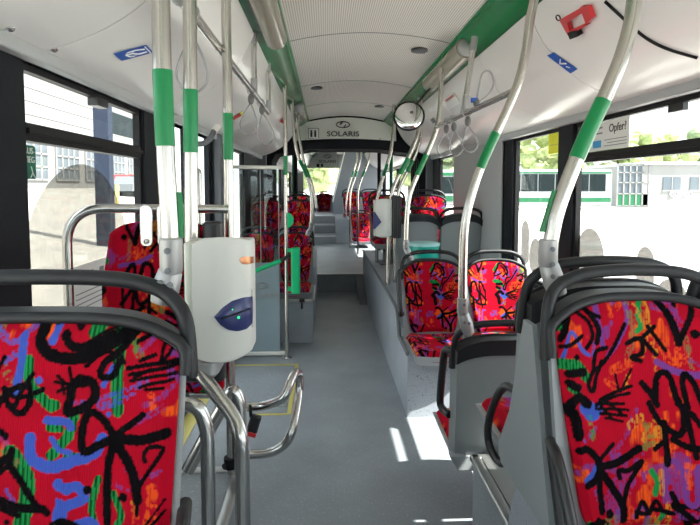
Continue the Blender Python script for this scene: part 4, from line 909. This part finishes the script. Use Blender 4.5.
# stickers on the windows
t = thing('advert_sticker', (WR-.01, 2.9, 1.72), 'white sticker reading Opfer? on the right window beside the pole', 'sticker')
a = P(594, 128, 1); 
def on_plane_x(px, py, X):
    v = RC @ Vector(((px-350)/F, -(py-CYP)/F, -1.0)); return EYE+v*(X/v.x)
xp = WR-.006
a = on_plane_x(594, 126, xp); b = on_plane_x(630, 118, xp); zt, zb = a.z, on_plane_x(629, 144, xp).z
mb = MB(); mb.box((xp-.001, b.y, 1.703), (xp, min(a.y+.15, 3.135), zt+.01)); wc(mb, 'sheet', 'paper', t, False)
X2 = xp-.0015
yc = on_plane_x(621, 125, xp)
text('Opfer?', .060, 'ink', face_mtx((X2, yc.y+.03, 1.815), (0, -1, 0), (0, 0, 1)), t, 'headline', bold=.0006)
mb = MB()
for k_ in range(2): mb.box((X2-.0005, yc.y+.18, 1.825-k_*.03), (X2, yc.y+.30-.02*k_, 1.834-k_*.03))
wc(mb, 'illegible_print', 'greyink', t, False)
mb = MB()
for k_ in range(3): mb.box((X2-.0005, b.y+.02, 1.755-k_*.016), (X2, b.y+.24-.03*(k_ % 2), 1.759-k_*.016))
wc(mb, 'small_print', 'greyink', t, False)
mb = MB(); mb.box((X2-.0005, b.y+.27, 1.72), (X2, b.y+.36, 1.76)); wc(mb, 'blue_field', 'cyan', t, False)
t = thing('yellow_sticker', (WR-.01, 3.6, 1.7), 'bright yellow sticker at the top corner of the second right window', 'sticker')
a = on_plane_x(549, 129, xp); b = on_plane_x(565.5, 126, xp); zb = on_plane_x(557, 153, xp).z
mb = MB(); mb.box((xp-.001, 3.375, zb), (xp, a.y, 1.862)); wc(mb, 'sheet', 'yellow2', t, False)
mb = MB()
for k_ in range(2): mb.box((xp-.002, 3.40, 1.78-k_*.07), (xp-.001, a.y-.03, 1.786-k_*.07))
wc(mb, 'small_print', 'yellow', t, False)
xl = WL+.008
t = thing('exit_sticker', (xl, 1.7, 1.6), 'dark green emergency exit sticker in the left window corner', 'sticker')
a = on_plane_x(35, 146, xl); zb = on_plane_x(33, 179, xl).z
mb = MB(); mb.rbox((xl, 1.50, zb), (xl+.001, a.y, 1.632), .01, axis=0); wc(mb, 'sheet', 'gsign', t, False)
text('NOTAUS-\nSTIEG', .028, 'paper', face_mtx((xl+.002, a.y-.008, 1.600), (0, 1, 0), (0, 0, 1)), t, 'lettering', align='RIGHT')
mb = MB(); mb.tube([(xl+.002, a.y-.03, 1.565), (xl+.002, a.y-.022, 1.545), (xl+.002, a.y-.034, 1.53)], .0018, 5); mb.tube([(xl+.002, a.y-.022, 1.545), (xl+.002, a.y-.01, 1.53)], .0018, 5); wc(mb, 'pictogram', 'paper', t)
mb = MB(); mb.lathe([(.47, 0), (.47, .002)], (WL-.012, 2.13, 1.12), 64, 'X'); tag(mb.obj('window_film_disc', 'film'), 'large translucent grey disc film on the left window', 'window film')
t = thing('route_notice', (xl, 2.35, 1.15), 'white notice card with icons fixed below the left window rail', 'notice')
a = on_plane_x(68, 268, xl); b = on_plane_x(104, 300, xl)
mb = MB(); mb.box((xl+.0, a.y, 1.00), (xl+.002, 2.35, 1.20)); wc(mb, 'sheet', 'paper', t, False)
mb = MB()
for k_ in range(4): mb.box((xl+.002, a.y+.06+.1*k_, 1.13), (xl+.003, a.y+.10+.1*k_, 1.17)); mb.box((xl+.002, a.y+.05, 1.09-.02*k_), (xl+.003, 2.3, 1.094-.02*k_))
wc(mb, 'print', 'greyink', t, False)

for (xa, ya, xb_, yb_, lab) in ((521.5, 220, 529.5, 266, 'narrow translucent grey rounded film shape on the second right window'), (529.5, 237, 542.5, 300, 'pale beige rounded film shape low on the second right window'), (577, 226, 605, 300, 'large translucent grey rounded film shape on the near right window'), (637, 245, 655, 310, 'slim translucent grey film shape in the middle of the near right window'), (657, 275, 690, 330, 'lowest translucent grey film shape on the near right window')):
    X3 = WR+.012; A_ = on_plane_x(xa, ya, X3); B_ = on_plane_x(xb_, ya, X3); zb_ = max(.85, on_plane_x(xb_, yb_, X3).z); rr = (A_.y-B_.y)/2; cy_ = (A_.y+B_.y)/2; zt_ = A_.z
    hh = min(rr*1.1, (zt_-zb_)*.5); pts = [(X3, cy_+rr*math.cos(a), zt_-hh+hh*math.sin(a)) for a in np.linspace(0, math.pi, 20)]+[(X3, cy_-rr*math.cos(a), zb_+hh*.6-hh*.6*math.sin(a)) for a in np.linspace(0, math.pi, 20)]
    mb = MB(); mb.prism(pts, (.002, 0, 0)); tag(mb.obj('window_film_shape', 'film2', None, False), lab, 'window film')
# ------------------------------------------------------------------ near ticket validator
dv = 1.30
def validator(label, px0, px1, py0, py1, dv, pxs, group=None, detail=True, flip=False):
    a = P(px0, py0, dv); b = P(px1, py1, dv); x0, x1, z0, z1 = a.x, b.x, b.z, a.z; xs = P(pxs, py0, dv).x
    t = thing('ticket_validator', ((x0+x1)/2, dv, z0), label, 'ticket validator')
    w_ = x1-x0; fb = lambda x: dv-.075*math.sqrt(max(0, 1-((x-(xs+(x1-xs)*.30))/((x1-xs)*.72))**2)) if x > xs+(x1-xs)*.30 else dv-.075
    prof = [(xs, dv+.05)]+[(x, fb(x)) for x in np.linspace(xs, x1, 24)]+[(x1, dv+.05)]
    mb = MB(); hgt = z1-z0; rings = []
    zs = [(0, .92), (.015, .985), (.05, 1.0), (.93, 1.0), (.985, .99), (1.0, .95)]; N = len(prof)
    cx, cy = (xs+x1)/2, dv
    for f, s_ in zs:
        for (x, y) in prof:
            u = (x-xs)/(x1-xs); zz = z0+hgt*f
            if f > .5: zz += .012*(4*u*(1-u))-.004
            if f < .1: zz += -.012*(4*u*(1-u))+.01
            mb.v.append((cx+(x-cx)*s_, cy+(y-cy)*s_, zz))
    for i in range(len(zs)-1):
        for k_ in range(N): mb.f.append((i*N+k_, i*N+(k_+1) % N, (i+1)*N+(k_+1) % N, (i+1)*N+k_)); mb.m.append(0)
    mb.f.append(tuple(range(N))[::-1]); mb.f.append(tuple(range((len(zs)-1)*N, len(zs)*N))); mb.m += [0, 0]
    wc(mb, 'housing', 'valid', t)
    if not flip: mb = MB(); mb.rbox((x0, dv-.05, z0+.008), (xs-.001, dv+.06, z1-.006), .010); wc(mb, 'back_box', 'valid2', t)
    def surf(px, py, off):
        q = P(px, py, dv-.05)
        for _ in range(4): q = P(px, py, fb(min(q.x, x1-.001))-off)
        return q
    return t, surf, (x0, x1, z0, z1, xs)
t, surf, ext = validator('near white ticket validator with navy reader mouth, on the left poles', 188, 253.5, 238, 353, dv, 199)
up = [(214, 317), (222, 308), (232, 301), (243, 297.5), (252.5, 296.5)]; lo = [(214, 317), (220, 325), (228, 330), (238, 331.5), (247, 329), (252.5, 323)]
def lens(up, lo, off0, off1, m, nm, parent, n=14):
    def samp(pts, t_):
        k_ = t_*(len(pts)-1); i = min(int(k_), len(pts)-2); f = k_-i; return (pts[i][0]*(1-f)+pts[i+1][0]*f, pts[i][1]*(1-f)+pts[i+1][1]*f)
    mb = MB(); rows = []
    for i in range(n+1):
        u = i/n; A_ = samp(up, u); B_ = samp(lo, u); row = []
        for j in range(9):
            v = j/8; px = A_[0]*(1-v)+B_[0]*v; py = A_[1]*(1-v)+B_[1]*v; row.append(surf(px, py, off0+(off1-off0)*math.sin(math.pi*v)**.7*min(1, u*3+.05)))
        rows.append(row)
    mb.sheet(rows, (0, .01, 0)); return wc(mb, nm, m, parent)
lens([(209, 317), (220, 304), (233, 296), (246, 291), (253, 289.5)], [(209, 317), (219, 327), (228, 332.5), (240, 334), (250, 331), (253, 327)], .001, .004, 'valid', 'reader_surround', t)
mouth = lens(up, lo, .004, .016, 'navy', 'reader_mouth', t)
mb = MB(); mb.tube([surf(221, 319, .018), surf(236, 314, .0205), surf(250, 308.5, .019)], .0022, 8); wc(mb, 'card_slot', 'rubber', mouth)
for px, py, r_ in ((238.5, 317.5, .0032), (232.5, 309.5, .0016)):
    mb = MB(); mb.ball(surf(px, py, .017), r_, 8); wc(mb, 'indicator_light', 'led', mouth)
lens([(239.5, 259.5), (242, 257), (247, 256.5), (253.3, 257)], [(239.5, 260.5), (242, 264), (247, 264.5), (253.3, 263)], .0015, .003, 'copper', 'copper_badge', t)
# second validator
t, surf, ext = validator('far white ticket validator on the right pole with a black box behind', 374, 392, 199.5, 236.5, 4.7, 374.5)
mb = MB(); mb.prism([P(a, b, 4.60) for a, b in ((375, 212), (381.5, 222), (375, 229), (373.5, 229), (373.5, 212))], (0, .05, 0)); wc(mb, 'reader_mouth', 'navy', t, False)
t = thing('control_box', P(396, 237, 4.75), 'black ribbed box mounted behind the far ticket validator', 'box')
a = P(391.5, 196, 4.7); b = P(401, 238, 4.7); mb = MB(); mb.rbox((a.x, 4.66, b.z), (b.x, 4.78, a.z), .02)
for k_ in range(4): x = a.x+(b.x-a.x)*(k_+1)/5; mb.box((x-.004, 4.652, b.z+.01), (x+.004, 4.662, a.z-.01))
wc(mb, 'casing', 'blackpl', t)

# ------------------------------------------------------------------ steel frames at lower left
def bent(label, pts, r, name='guard_rail', m='steel', rr=.06, cat='guard rail', fil=True):
    t = thing(name, Vector(pts[0]), label, cat); mb = MB(); mb.tube(fillet(pts, rr, 8) if fil else spline(pts, 8), r, 16); wc(mb, 'bent_tube', m, t); return t
d = 1.2
e = P(242, 560, d)
t = bent('bent steel stand tube running from the near validator down to the podium', [P(196, 362, dv-.02), P(203, 376, 1.26), P(218, 396, 1.24), P(234, 418, 1.22), P(241, 440, d), P(242.5, 480, d), Vector((P(242.5, 480, d).x, d, .372))], .0175, 'validator_stand', cat='stand', fil=False)
mb = MB(); a = P(197, 362, dv); mb.rbox((a.x-.02, dv-.05, a.z-.025), (a.x+.06, dv+.05, a.z+.02), .02); wc(mb, 'mounting_block', 'bracket', t)
dd = 1.35
t = bent('inverted V steel tube behind the validator stand', [P(188, 470, dd), P(212, 425, dd), P(233, 388, dd), P(240, 402, dd), P(241, 450, dd), Vector((P(241, 450, dd).x, dd, .372))], .0175, rr=.03)
mb = MB(); a = P(207, 434, dd); b = P(203, 441, dd); mb.tube([a, a.lerp(b, .3)], .0182, 16); wc(mb, 'joint_ring', 'rubber', t)
bent('steel hoop beside the wide left seat', [Vector((P(172, 404, 1.17).x, 1.17, P(172, 404, 1.17).z)), P(198, 404, 1.17), P(207.5, 428, 1.17), Vector((P(208, 500, 1.17).x, 1.17, .372))], .0165, rr=.05)
du = 1.95
t = bent('rounded steel side guard loop reaching into the aisle', [P(238, 407, du), P(262, 406, du), P(283, 398, du-.03), P(291, 381, du), P(295, 373.5, du+.05), P(299, 374, du+.1), P(299.5, 390, du+.1), P(297, 410, du+.05), P(292, 432, du), P(284, 445, du), P(268, 453, du), P(238, 455, du)], .0165, fil=False)
mb = MB(); a = P(232, 431, du); mb.tube([P(240, 399, du+.04), P(240, 470, du+.04)], .018, 12); wc(mb, 'hinge_post', 'blackpl', t)
for py in (407, 455):
    mb = MB(); mb.tube([P(236, py, du), P(246, py, du)], .022, 14); wc(mb, 'hinge_sleeve', 'bracket', t)
mb = MB(); mb.tube([P(190, 394, 2.0), P(240, 394, 2.0)], .0165, 14); t = thing('lower_rail', P(190, 394, 2.0), 'short horizontal steel tube below the hanging backrest', 'rail'); wc(mb, 'rail_tube', 'steel', t)
bk = thing('seat_belt_buckle', P(252, 412, 1.9), 'black seat belt buckle with red button hanging from the guard loop', 'buckle')
mb = MB(); mb.tube(spline([P(250, 406, 1.93), P(250.5, 411, 1.9), P(251, 417, 1.9)], 4), .006, 8); wc(mb, 'webbing', 'rubber', bk)
a = P(254, 424, 1.9); R3 = Matrix.Rotation(.3, 3, 'Y')
mb = MB(); mb.box(a-Vector((.020, .012, .035)), a+Vector((.020, .012, .035)), R3); wc(mb, 'buckle_body', 'blackpl', bk, False).modifiers.new('b', 'BEVEL').width = .006
mb = MB(); c_ = a+R3@Vector((.004, -.010, -.034)); mb.box(c_-Vector((.015, .008, .007)), c_+Vector((.015, .008, .007)), R3); wc(mb, 'red_button', 'red', bk, False)
kn = thing('clamp_knob', P(231, 462, 1.98), 'black clamp collar low on the pole behind the guard loop', 'clamp')
q = P(231, 462, dC); mb = MB(); mb.tube([q-Vector((0, 0, .02)), q+Vector((0, 0, .02))], .028, 16); wc(mb, 'collar', 'rubber', kn); mb = MB(); mb.tube([q, q+Vector((-.02, -.035, 0))], .012, 12); wc(mb, 'knob', 'rubber', kn)

# ------------------------------------------------------------------ glass partition, barrier arm
pt = thing('glass_partition', (-.6, 4.6, 0), 'glass partition with blue-tinted lower half reading SOLARIS beside the door pole', 'partition')
x0, x1 = P(233, 250, 4.6).x, P(279, 250, 4.6).x; zt = zat(170, 4.6); zm = zat(262, 4.6); zb = zat(351, 4.6)
mb = MB(); mb.box((x0, 4.596, zm), (x1, 4.604, zt)); wc(mb, 'upper_pane', 'pglass', pt, False)
mb = MB(); mb.box((x0, 4.596, zb), (x1, 4.604, zm-.002)); wc(mb, 'lower_pane', 'tglass', pt, False)
mb = MB(); mb.tube([(x0-.05, 4.6, zat(167, 4.6)), (xd, 4.56, zat(168, 4.6))], .016, 10); wc(mb, 'top_rail', 'cream', pt)
mb = MB(); mb.rbox((P(256, 250, 4.6).x-.2, 4.58, zb-.03), (xd, 4.62, zb+.005), .01, axis=0); wc(mb, 'bottom_rail', 'cream', pt)
mb = MB(); mb.tube([(x1, 4.6, zb), (x1, 4.6, zt)], .004, 6); mb.tube([(P(261, 250, 4.6).x, 4.59, zm), (P(261, 250, 4.6).x, 4.59, zt)], .003, 6); wc(mb, 'edge_profile', 'alu', pt)
q = P(262, 295.5, 4.59); solaris((q.x+.0, 4.59, q.z), .062, pt, m='greyink')
ba = thing('barrier_arm', P(290, 258, 4.45), 'green swing barrier arm with a black end at the door pole', 'barrier')
mb = MB(); mb.tube([P(228, 282, 4.2), P(280, 261, 4.42)], .019, 12); wc(mb, 'green_tube', 'green_pl', ba)
mb = MB(); mb.tube([P(278, 262, 4.41), P(290, 255.5, 4.48)], .017, 12); wc(mb, 'pivot_end', 'blackpl', ba)
a = P(289.5, 248, 4.45); b = P(300, 293.5, 4.45); mb = MB(); mb.rbox((a.x+.012, 4.43, b.z), (b.x, 4.50, a.z), .012)
mb.box((a.x-.02, 4.45, a.z-.035), (a.x+.02, 4.52, a.z-.01)); mb.box((a.x-.02, 4.45, b.z+.02), (a.x+.02, 4.52, b.z+.05)); wc(mb, 'green_housing', 'green_pl', ba)
a = P(287, 212, 4.5); mb = MB(); mb.prism([P(x, y, 4.5) for x, y in ((287.5, 213), (291, 214), (293.5, 218), (293, 224), (288, 228.5), (287.5, 228))], (0, .02, 0)); tag(mb.obj('green_tag', 'green_pl', None, False), 'small green tab on the door pole above the barrier', 'tag')
for px, d, yt in ((149.5, 1.0, 0),): pass
# green stop tabs on near poles
def tab(px0, py0, px1, py1, d, lab):
    a = P(px0, py0, d); b = P(px1, py1, d); mb = MB(); w2 = .006 if px0 > 300 else .003
    mb.prism([a+Vector((-w2, 0, .0)), a+Vector((w2, 0, 0)), a.lerp(b, .5)+Vector((w2+.003, 0, 0)), b+Vector((w2, 0, 0)), b+Vector((-w2, 0, 0))], (0, .012, 0)); tag(mb.obj('green_tab', 'band', None, False), lab, 'tab')
tab(556.5, 190, 543, 232, d1-.0, 'thin dark green tab along the nearest right curved pole')
tab(178.5, 192, 181, 238, dA, 'thin green tab on the right side of the nearest left pole')

# teal bin
q = P(423.5, 250, 4.3); tb = thing('teal_bin', (q.x, 4.3, .60), 'teal plastic bin with a pale lid behind the middle pair of seats', 'bin')
zt = zat(248, 4.3); zt = 1.03
mb = MB(); mb.lathe([(.105, .60), (.11, .62), (.128, zt-.03), (.132, zt-.03), (.132, zt-.01), (.125, zt-.008)], (q.x, 4.3, 0), 30); wc(mb, 'bucket', 'teal', tb)
mb = MB(); mb.lathe([(.134, zt-.012), (.136, zt+.008), (.12, zt+.014), (.05, zt+.018)], (q.x, 4.3, 0), 30); wc(mb, 'lid', 'teal_lid', tb)

# ------------------------------------------------------------------ outside
mb = MB(); mb.sheet([[Vector((x, y, -.35)) for x in (-3.2, 120)] for y in (-60, 220)], (0, 0, -.1)); struct(mb.obj('ground_yard', 'concrete', None, False))
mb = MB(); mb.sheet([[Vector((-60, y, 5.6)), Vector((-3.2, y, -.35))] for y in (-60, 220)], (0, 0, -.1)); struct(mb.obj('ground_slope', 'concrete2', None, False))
def gz(x): return -.35 if x > -3.2 else -.35+(-3.2-x)*(5.95/56.8)
def parked_bus(x0, x1, y, label, front=False):
    t = thing('parked_bus', ((x0+x1)/2, y, -.35), label, 'bus'); L = x1-x0; z0 = -.05; z1 = 2.95
    mb = MB(); mb.rbox((x0, y, z0), (x1, y+2.5, z1), .25, 5, axis=0 if not front else 1); wc(mb, 'body', 'busw', t)
    if not front:
        mb = MB(); n = 7; wx = (L-.9)/n
        for i in range(n): 
            m2 = MB(); m2.box((x0+.4+i*wx, y-.02, 1.15), (x0+.4+(i+1)*wx-.07, y+.03, 2.55)); wc(m2, 'side_window', 'busglass', t, False)
        mb.box((x0+.1, y-.025, 2.6), (x1-.1, y+.02, 2.72)); mb.box((x0+.1, y-.025, .28), (x1-.1, y+.02, .62)); wc(mb, 'green_stripe', 'busg', t, False)
        for wxp in (x0+2.6, x1-3.2): m2 = MB(); m2.lathe([(.48, 0), (.48, .25), (.2, .26)], (wxp, y-.04, .13), 24, 'Y'); wc(m2, 'wheel', 'rubber', t)
    else:
        mb = MB(); mb.box((x0+.15, y-.03, .95), (x1-.15, y+.02, 2.35)); wc(mb, 'windscreen', 'busglass', t, False)
        mb = MB(); mb.box((x0+.05, y-.04, 2.45), (x1-.05, y+.02, 2.7)); mb.box((x0+.05, y-.04, .3), (x1-.05, y+.02, .75)); mb.box((x0+.02, y-.03, .75), (x0+.14, y+.02, 2.45)); mb.box((x1-.14, y-.03, .75), (x1-.02, y+.02, 2.45)); wc(mb, 'green_stripe', 'busg', t, False)
        for wxp in (x0+.2, x1-.4): m2 = MB(); m2.box((wxp, y+.3, -.35), (wxp+.25, y+1.3, .3)); wc(m2, 'wheel', 'rubber', t, False)
parked_bus(12.6, 23.4, 42, 'white and green bus parked broadside outside the right windows')
parked_bus(9.2, 11.7, 44, 'green-fronted bus parked head-on beyond the far right window', True)
# depot building and gate right
bd = thing('depot_building', (33, 47, -.35), 'pale flat-roofed depot building outside the right window', 'building')
mb = MB(); mb.box((28.3, 46, -.35), (60, 56, 3.5)); wc(mb, 'wall', 'wallw', bd, False)
mb = MB(); mb.box((28.3, 45.7, 3.5), (60.3, 56.3, 3.75)); wc(mb, 'roof', 'panel', bd, False)
for px in (671, 698, 735):
    a = P(px-8, 177, 46); b = P(px+9, 190, 46); mb = MB(); mb.box((a.x, 45.93, b.z), (b.x, 46.02, a.z)); f = wc(mb, 'window', 'winext', bd, False); m2 = MB(); m2.box(((a.x+b.x)/2-.04, 45.9, b.z), ((a.x+b.x)/2+.04, 45.95, a.z)); m2.box((a.x-.1, 45.9, b.z-.12), (b.x+.1, 45.95, b.z)); wc(m2, 'window_bar', 'wallw', f, False)
q = P(681, 193, 45.9); text('enten', .95, 'panel', face_mtx((q.x, 45.9, q.z), (1, 0, 0), (0, 0, 1)), bd, 'lettering', extrude=.02)  # ghost reflection of sticker text, modelled as letters on the wall
gt = thing('glazed_gate', (26.5, 46, -.35), 'tall white-barred glazed gate between bus and depot building', 'gate')
a = P(618, 164, 46); b = P(648, 203, 46); mb = MB(); mb.box((a.x, 46.05, -.35), (b.x, 46.1, a.z)); wc(mb, 'glazing', 'winext', gt, False)
mb = MB()
for i in range(6): x = a.x+(b.x-a.x)*i/5; mb.box((x-.06, 45.95, -.35), (x+.06, 46.05, a.z))
for z in (-.2, .9, 1.9, 2.8, a.z-.1): mb.box((a.x, 45.95, z-.05), (b.x, 46.05, z+.05))
wc(mb, 'bars', 'wallw', gt, False)
mb = MB(); mb.box((a.x+.1, 46.0, -.3), (b.x-.05, 46.04, .85)); wc(mb, 'lower_panel', 'busg', gt, False)
def tree(x, y, h, r, lab, m='leaf'):
    h *= 1.3 if x > 5 else 1; t = thing('tree', (x, y, gz(x)), lab, 'tree', 'trees beyond the yard'); rs = random.Random(int(x*7+y)); z0 = gz(x)
    mb = MB(); mb.tube([(x, y, z0), (x+.1, y, z0+h*.35), (x, y, z0+h*.7)], [.25, .18, .08], 8); wc(mb, 'trunk', 'bark', t)
    mb = MB()
    for i in range(26):
        a = rs.uniform(0, 6.28); rr = r*math.sqrt(rs.random())*.85; zz = rs.uniform(.25, .9)*h; f = math.sin(math.pi*min(1, (zz/h-.1)))*.9+.25
        c = Vector((x+rr*math.cos(a)*f, y+rr*math.sin(a)*f, z0+zz)); s_ = rs.uniform(.28, .5)*r*.8; k0 = len(mb.v); mb.ball(c, s_, 7, (1, 1, .8))
        for j in range(k0, len(mb.v)):
            v = Vector(mb.v[j]); n_ = noise.noise(v*1.6)*.45+noise.noise(v*4)*.25; v = c+(v-c)*(1+n_); mb.v[j] = tuple(v)
    wc(mb, 'crown', m, t)
sp = [(31, 74, 8.2, 3.2, 'leaf'), (37, 78, 9.5, 3.6, 'leafd'), (43, 76, 7.6, 3.4, 'leaf'), (24, 84, 8.8, 3.4, 'leafd'), (27.5, 80, 7.4, 3.2, 'leaf'), (49, 78, 8.4, 4, 'leaf'), (54, 80, 7.6, 4, 'leaf'), (60, 78, 8.6, 4.2, 'leafd'), (17, 80, 8.6, 3.5, 'leafd'), (20.5, 78, 8.2, 3.3, 'leaf'), (13, 82, 9, 3.5, 'leaf'), (33.5, 70, 7.0, 3.2, 'leaf'), (-.5, 60, 8.5, 3.2, 'leaf'), (-3.2, 66, 9, 3.4, 'leaf')]
for i, (x, y, h, r, m) in enumerate(sp):
    px = 326+x/y*525
    lab = 'leafy tree seen small through the rear window' if x < 5 else ('dark green tree in the row beyond the parked buses' if m == 'leafd' else 'light green tree in the row beyond the parked buses')
    tree(x, y, h, r, lab, m)
# left building with window grid
lb = thing('workshop_building', (-20, 40, gz(-20)), 'long white workshop with gridded windows outside the left windows', 'building')
xb = -20; z0 = gz(xb)-.3
mb = MB(); mb.box((xb-8, 14, z0), (xb, 60, z0+8.5)); wc(mb, 'wall', 'wallw', lb, False)
for i in range(9):
    y0_ = 16+i*4.8
    mb = MB(); mb.box((xb-.02, y0_, z0+.9), (xb+.05, y0_+3.6, z0+3.6)); f = wc(mb, 'window', 'winext', lb, False)
    mb = MB()
    for k_ in range(5): mb.box((xb+.05, y0_+k_*.9-.07, z0+.9), (xb+.12, y0_+k_*.9+.07, z0+3.6))
    for k_ in range(4): mb.box((xb+.05, y0_, z0+.85+k_*.9), (xb+.12, y0_+3.6, z0+.97+k_*.9))
    wc(mb, 'glazing_bars', 'wallw', f, False)
mb = MB()
for k_ in range(4): mb.box((xb, 14, z0+4.4+k_*.9), (xb+.06, 60, z0+4.46+k_*.9))
wc(mb, 'cladding_joint', 'panel', lb, False)
mb = MB(); mb.box((xb-.02, 49.5, z0+5.4), (xb+.1, 57, z0+7.4)); wc(mb, 'dark_opening', 'busglass', lb, False)
a = P(104, 190, 14.2); cl = thing('dark_column', (a.x, 14.2, gz(a.x)), 'dark steel column outside the left window', 'column')
mb = MB(); mb.box((a.x-.19, 14.1, gz(a.x)-.05), (a.x+.19, 14.4, 6.5)); wc(mb, 'shaft', 'navy2', cl, False)
def car(px, d, m, lab):
    a = P(px, 187, d); x = a.x; z = gz(x)+.02; t = thing('parked_car', (x, d, z), lab, 'car')
    mb = MB(); pr_ = [(-2.1, .35), (-2.0, .85), (-1.2, .95), (-.6, 1.42), (.9, 1.45), (1.5, 1.0), (2.1, .9), (2.15, .35)]; mb.prism([(x-.85, d+a_, z+b_) for a_, b_ in pr_], (1.7, 0, 0)); wc(mb, 'body', m, t, False)
    mb = MB(); mb.prism([(x-.87, d+a_, z+b_) for a_, b_ in ((-1.1, .96), (-.6, 1.36), (.85, 1.38), (1.3, 1.0))], (1.74, 0, 0)); wc(mb, 'windows', 'busglass', t, False)
    for wy in (-1.3, 1.3): mb = MB(); mb.lathe([(.33, -.9), (.33, .9)], (x, d+wy, z+.33), 18, 'X'); wc(mb, 'wheel', 'rubber', t)
car(131, 40, 'cargrey', 'dark grey car parked by the workshop outside the left window'); car(123, 44, 'carred', 'red car parked beside the dark grey car')
a = P(117, 187, 30); mb = MB(); mb.tube([(a.x, 30, gz(a.x)), (a.x, 30, gz(a.x)+1.1)], .11, 10); tag(mb.obj('bollard', 'yellow'), 'yellow bollard in the yard outside the left window', 'bollard')
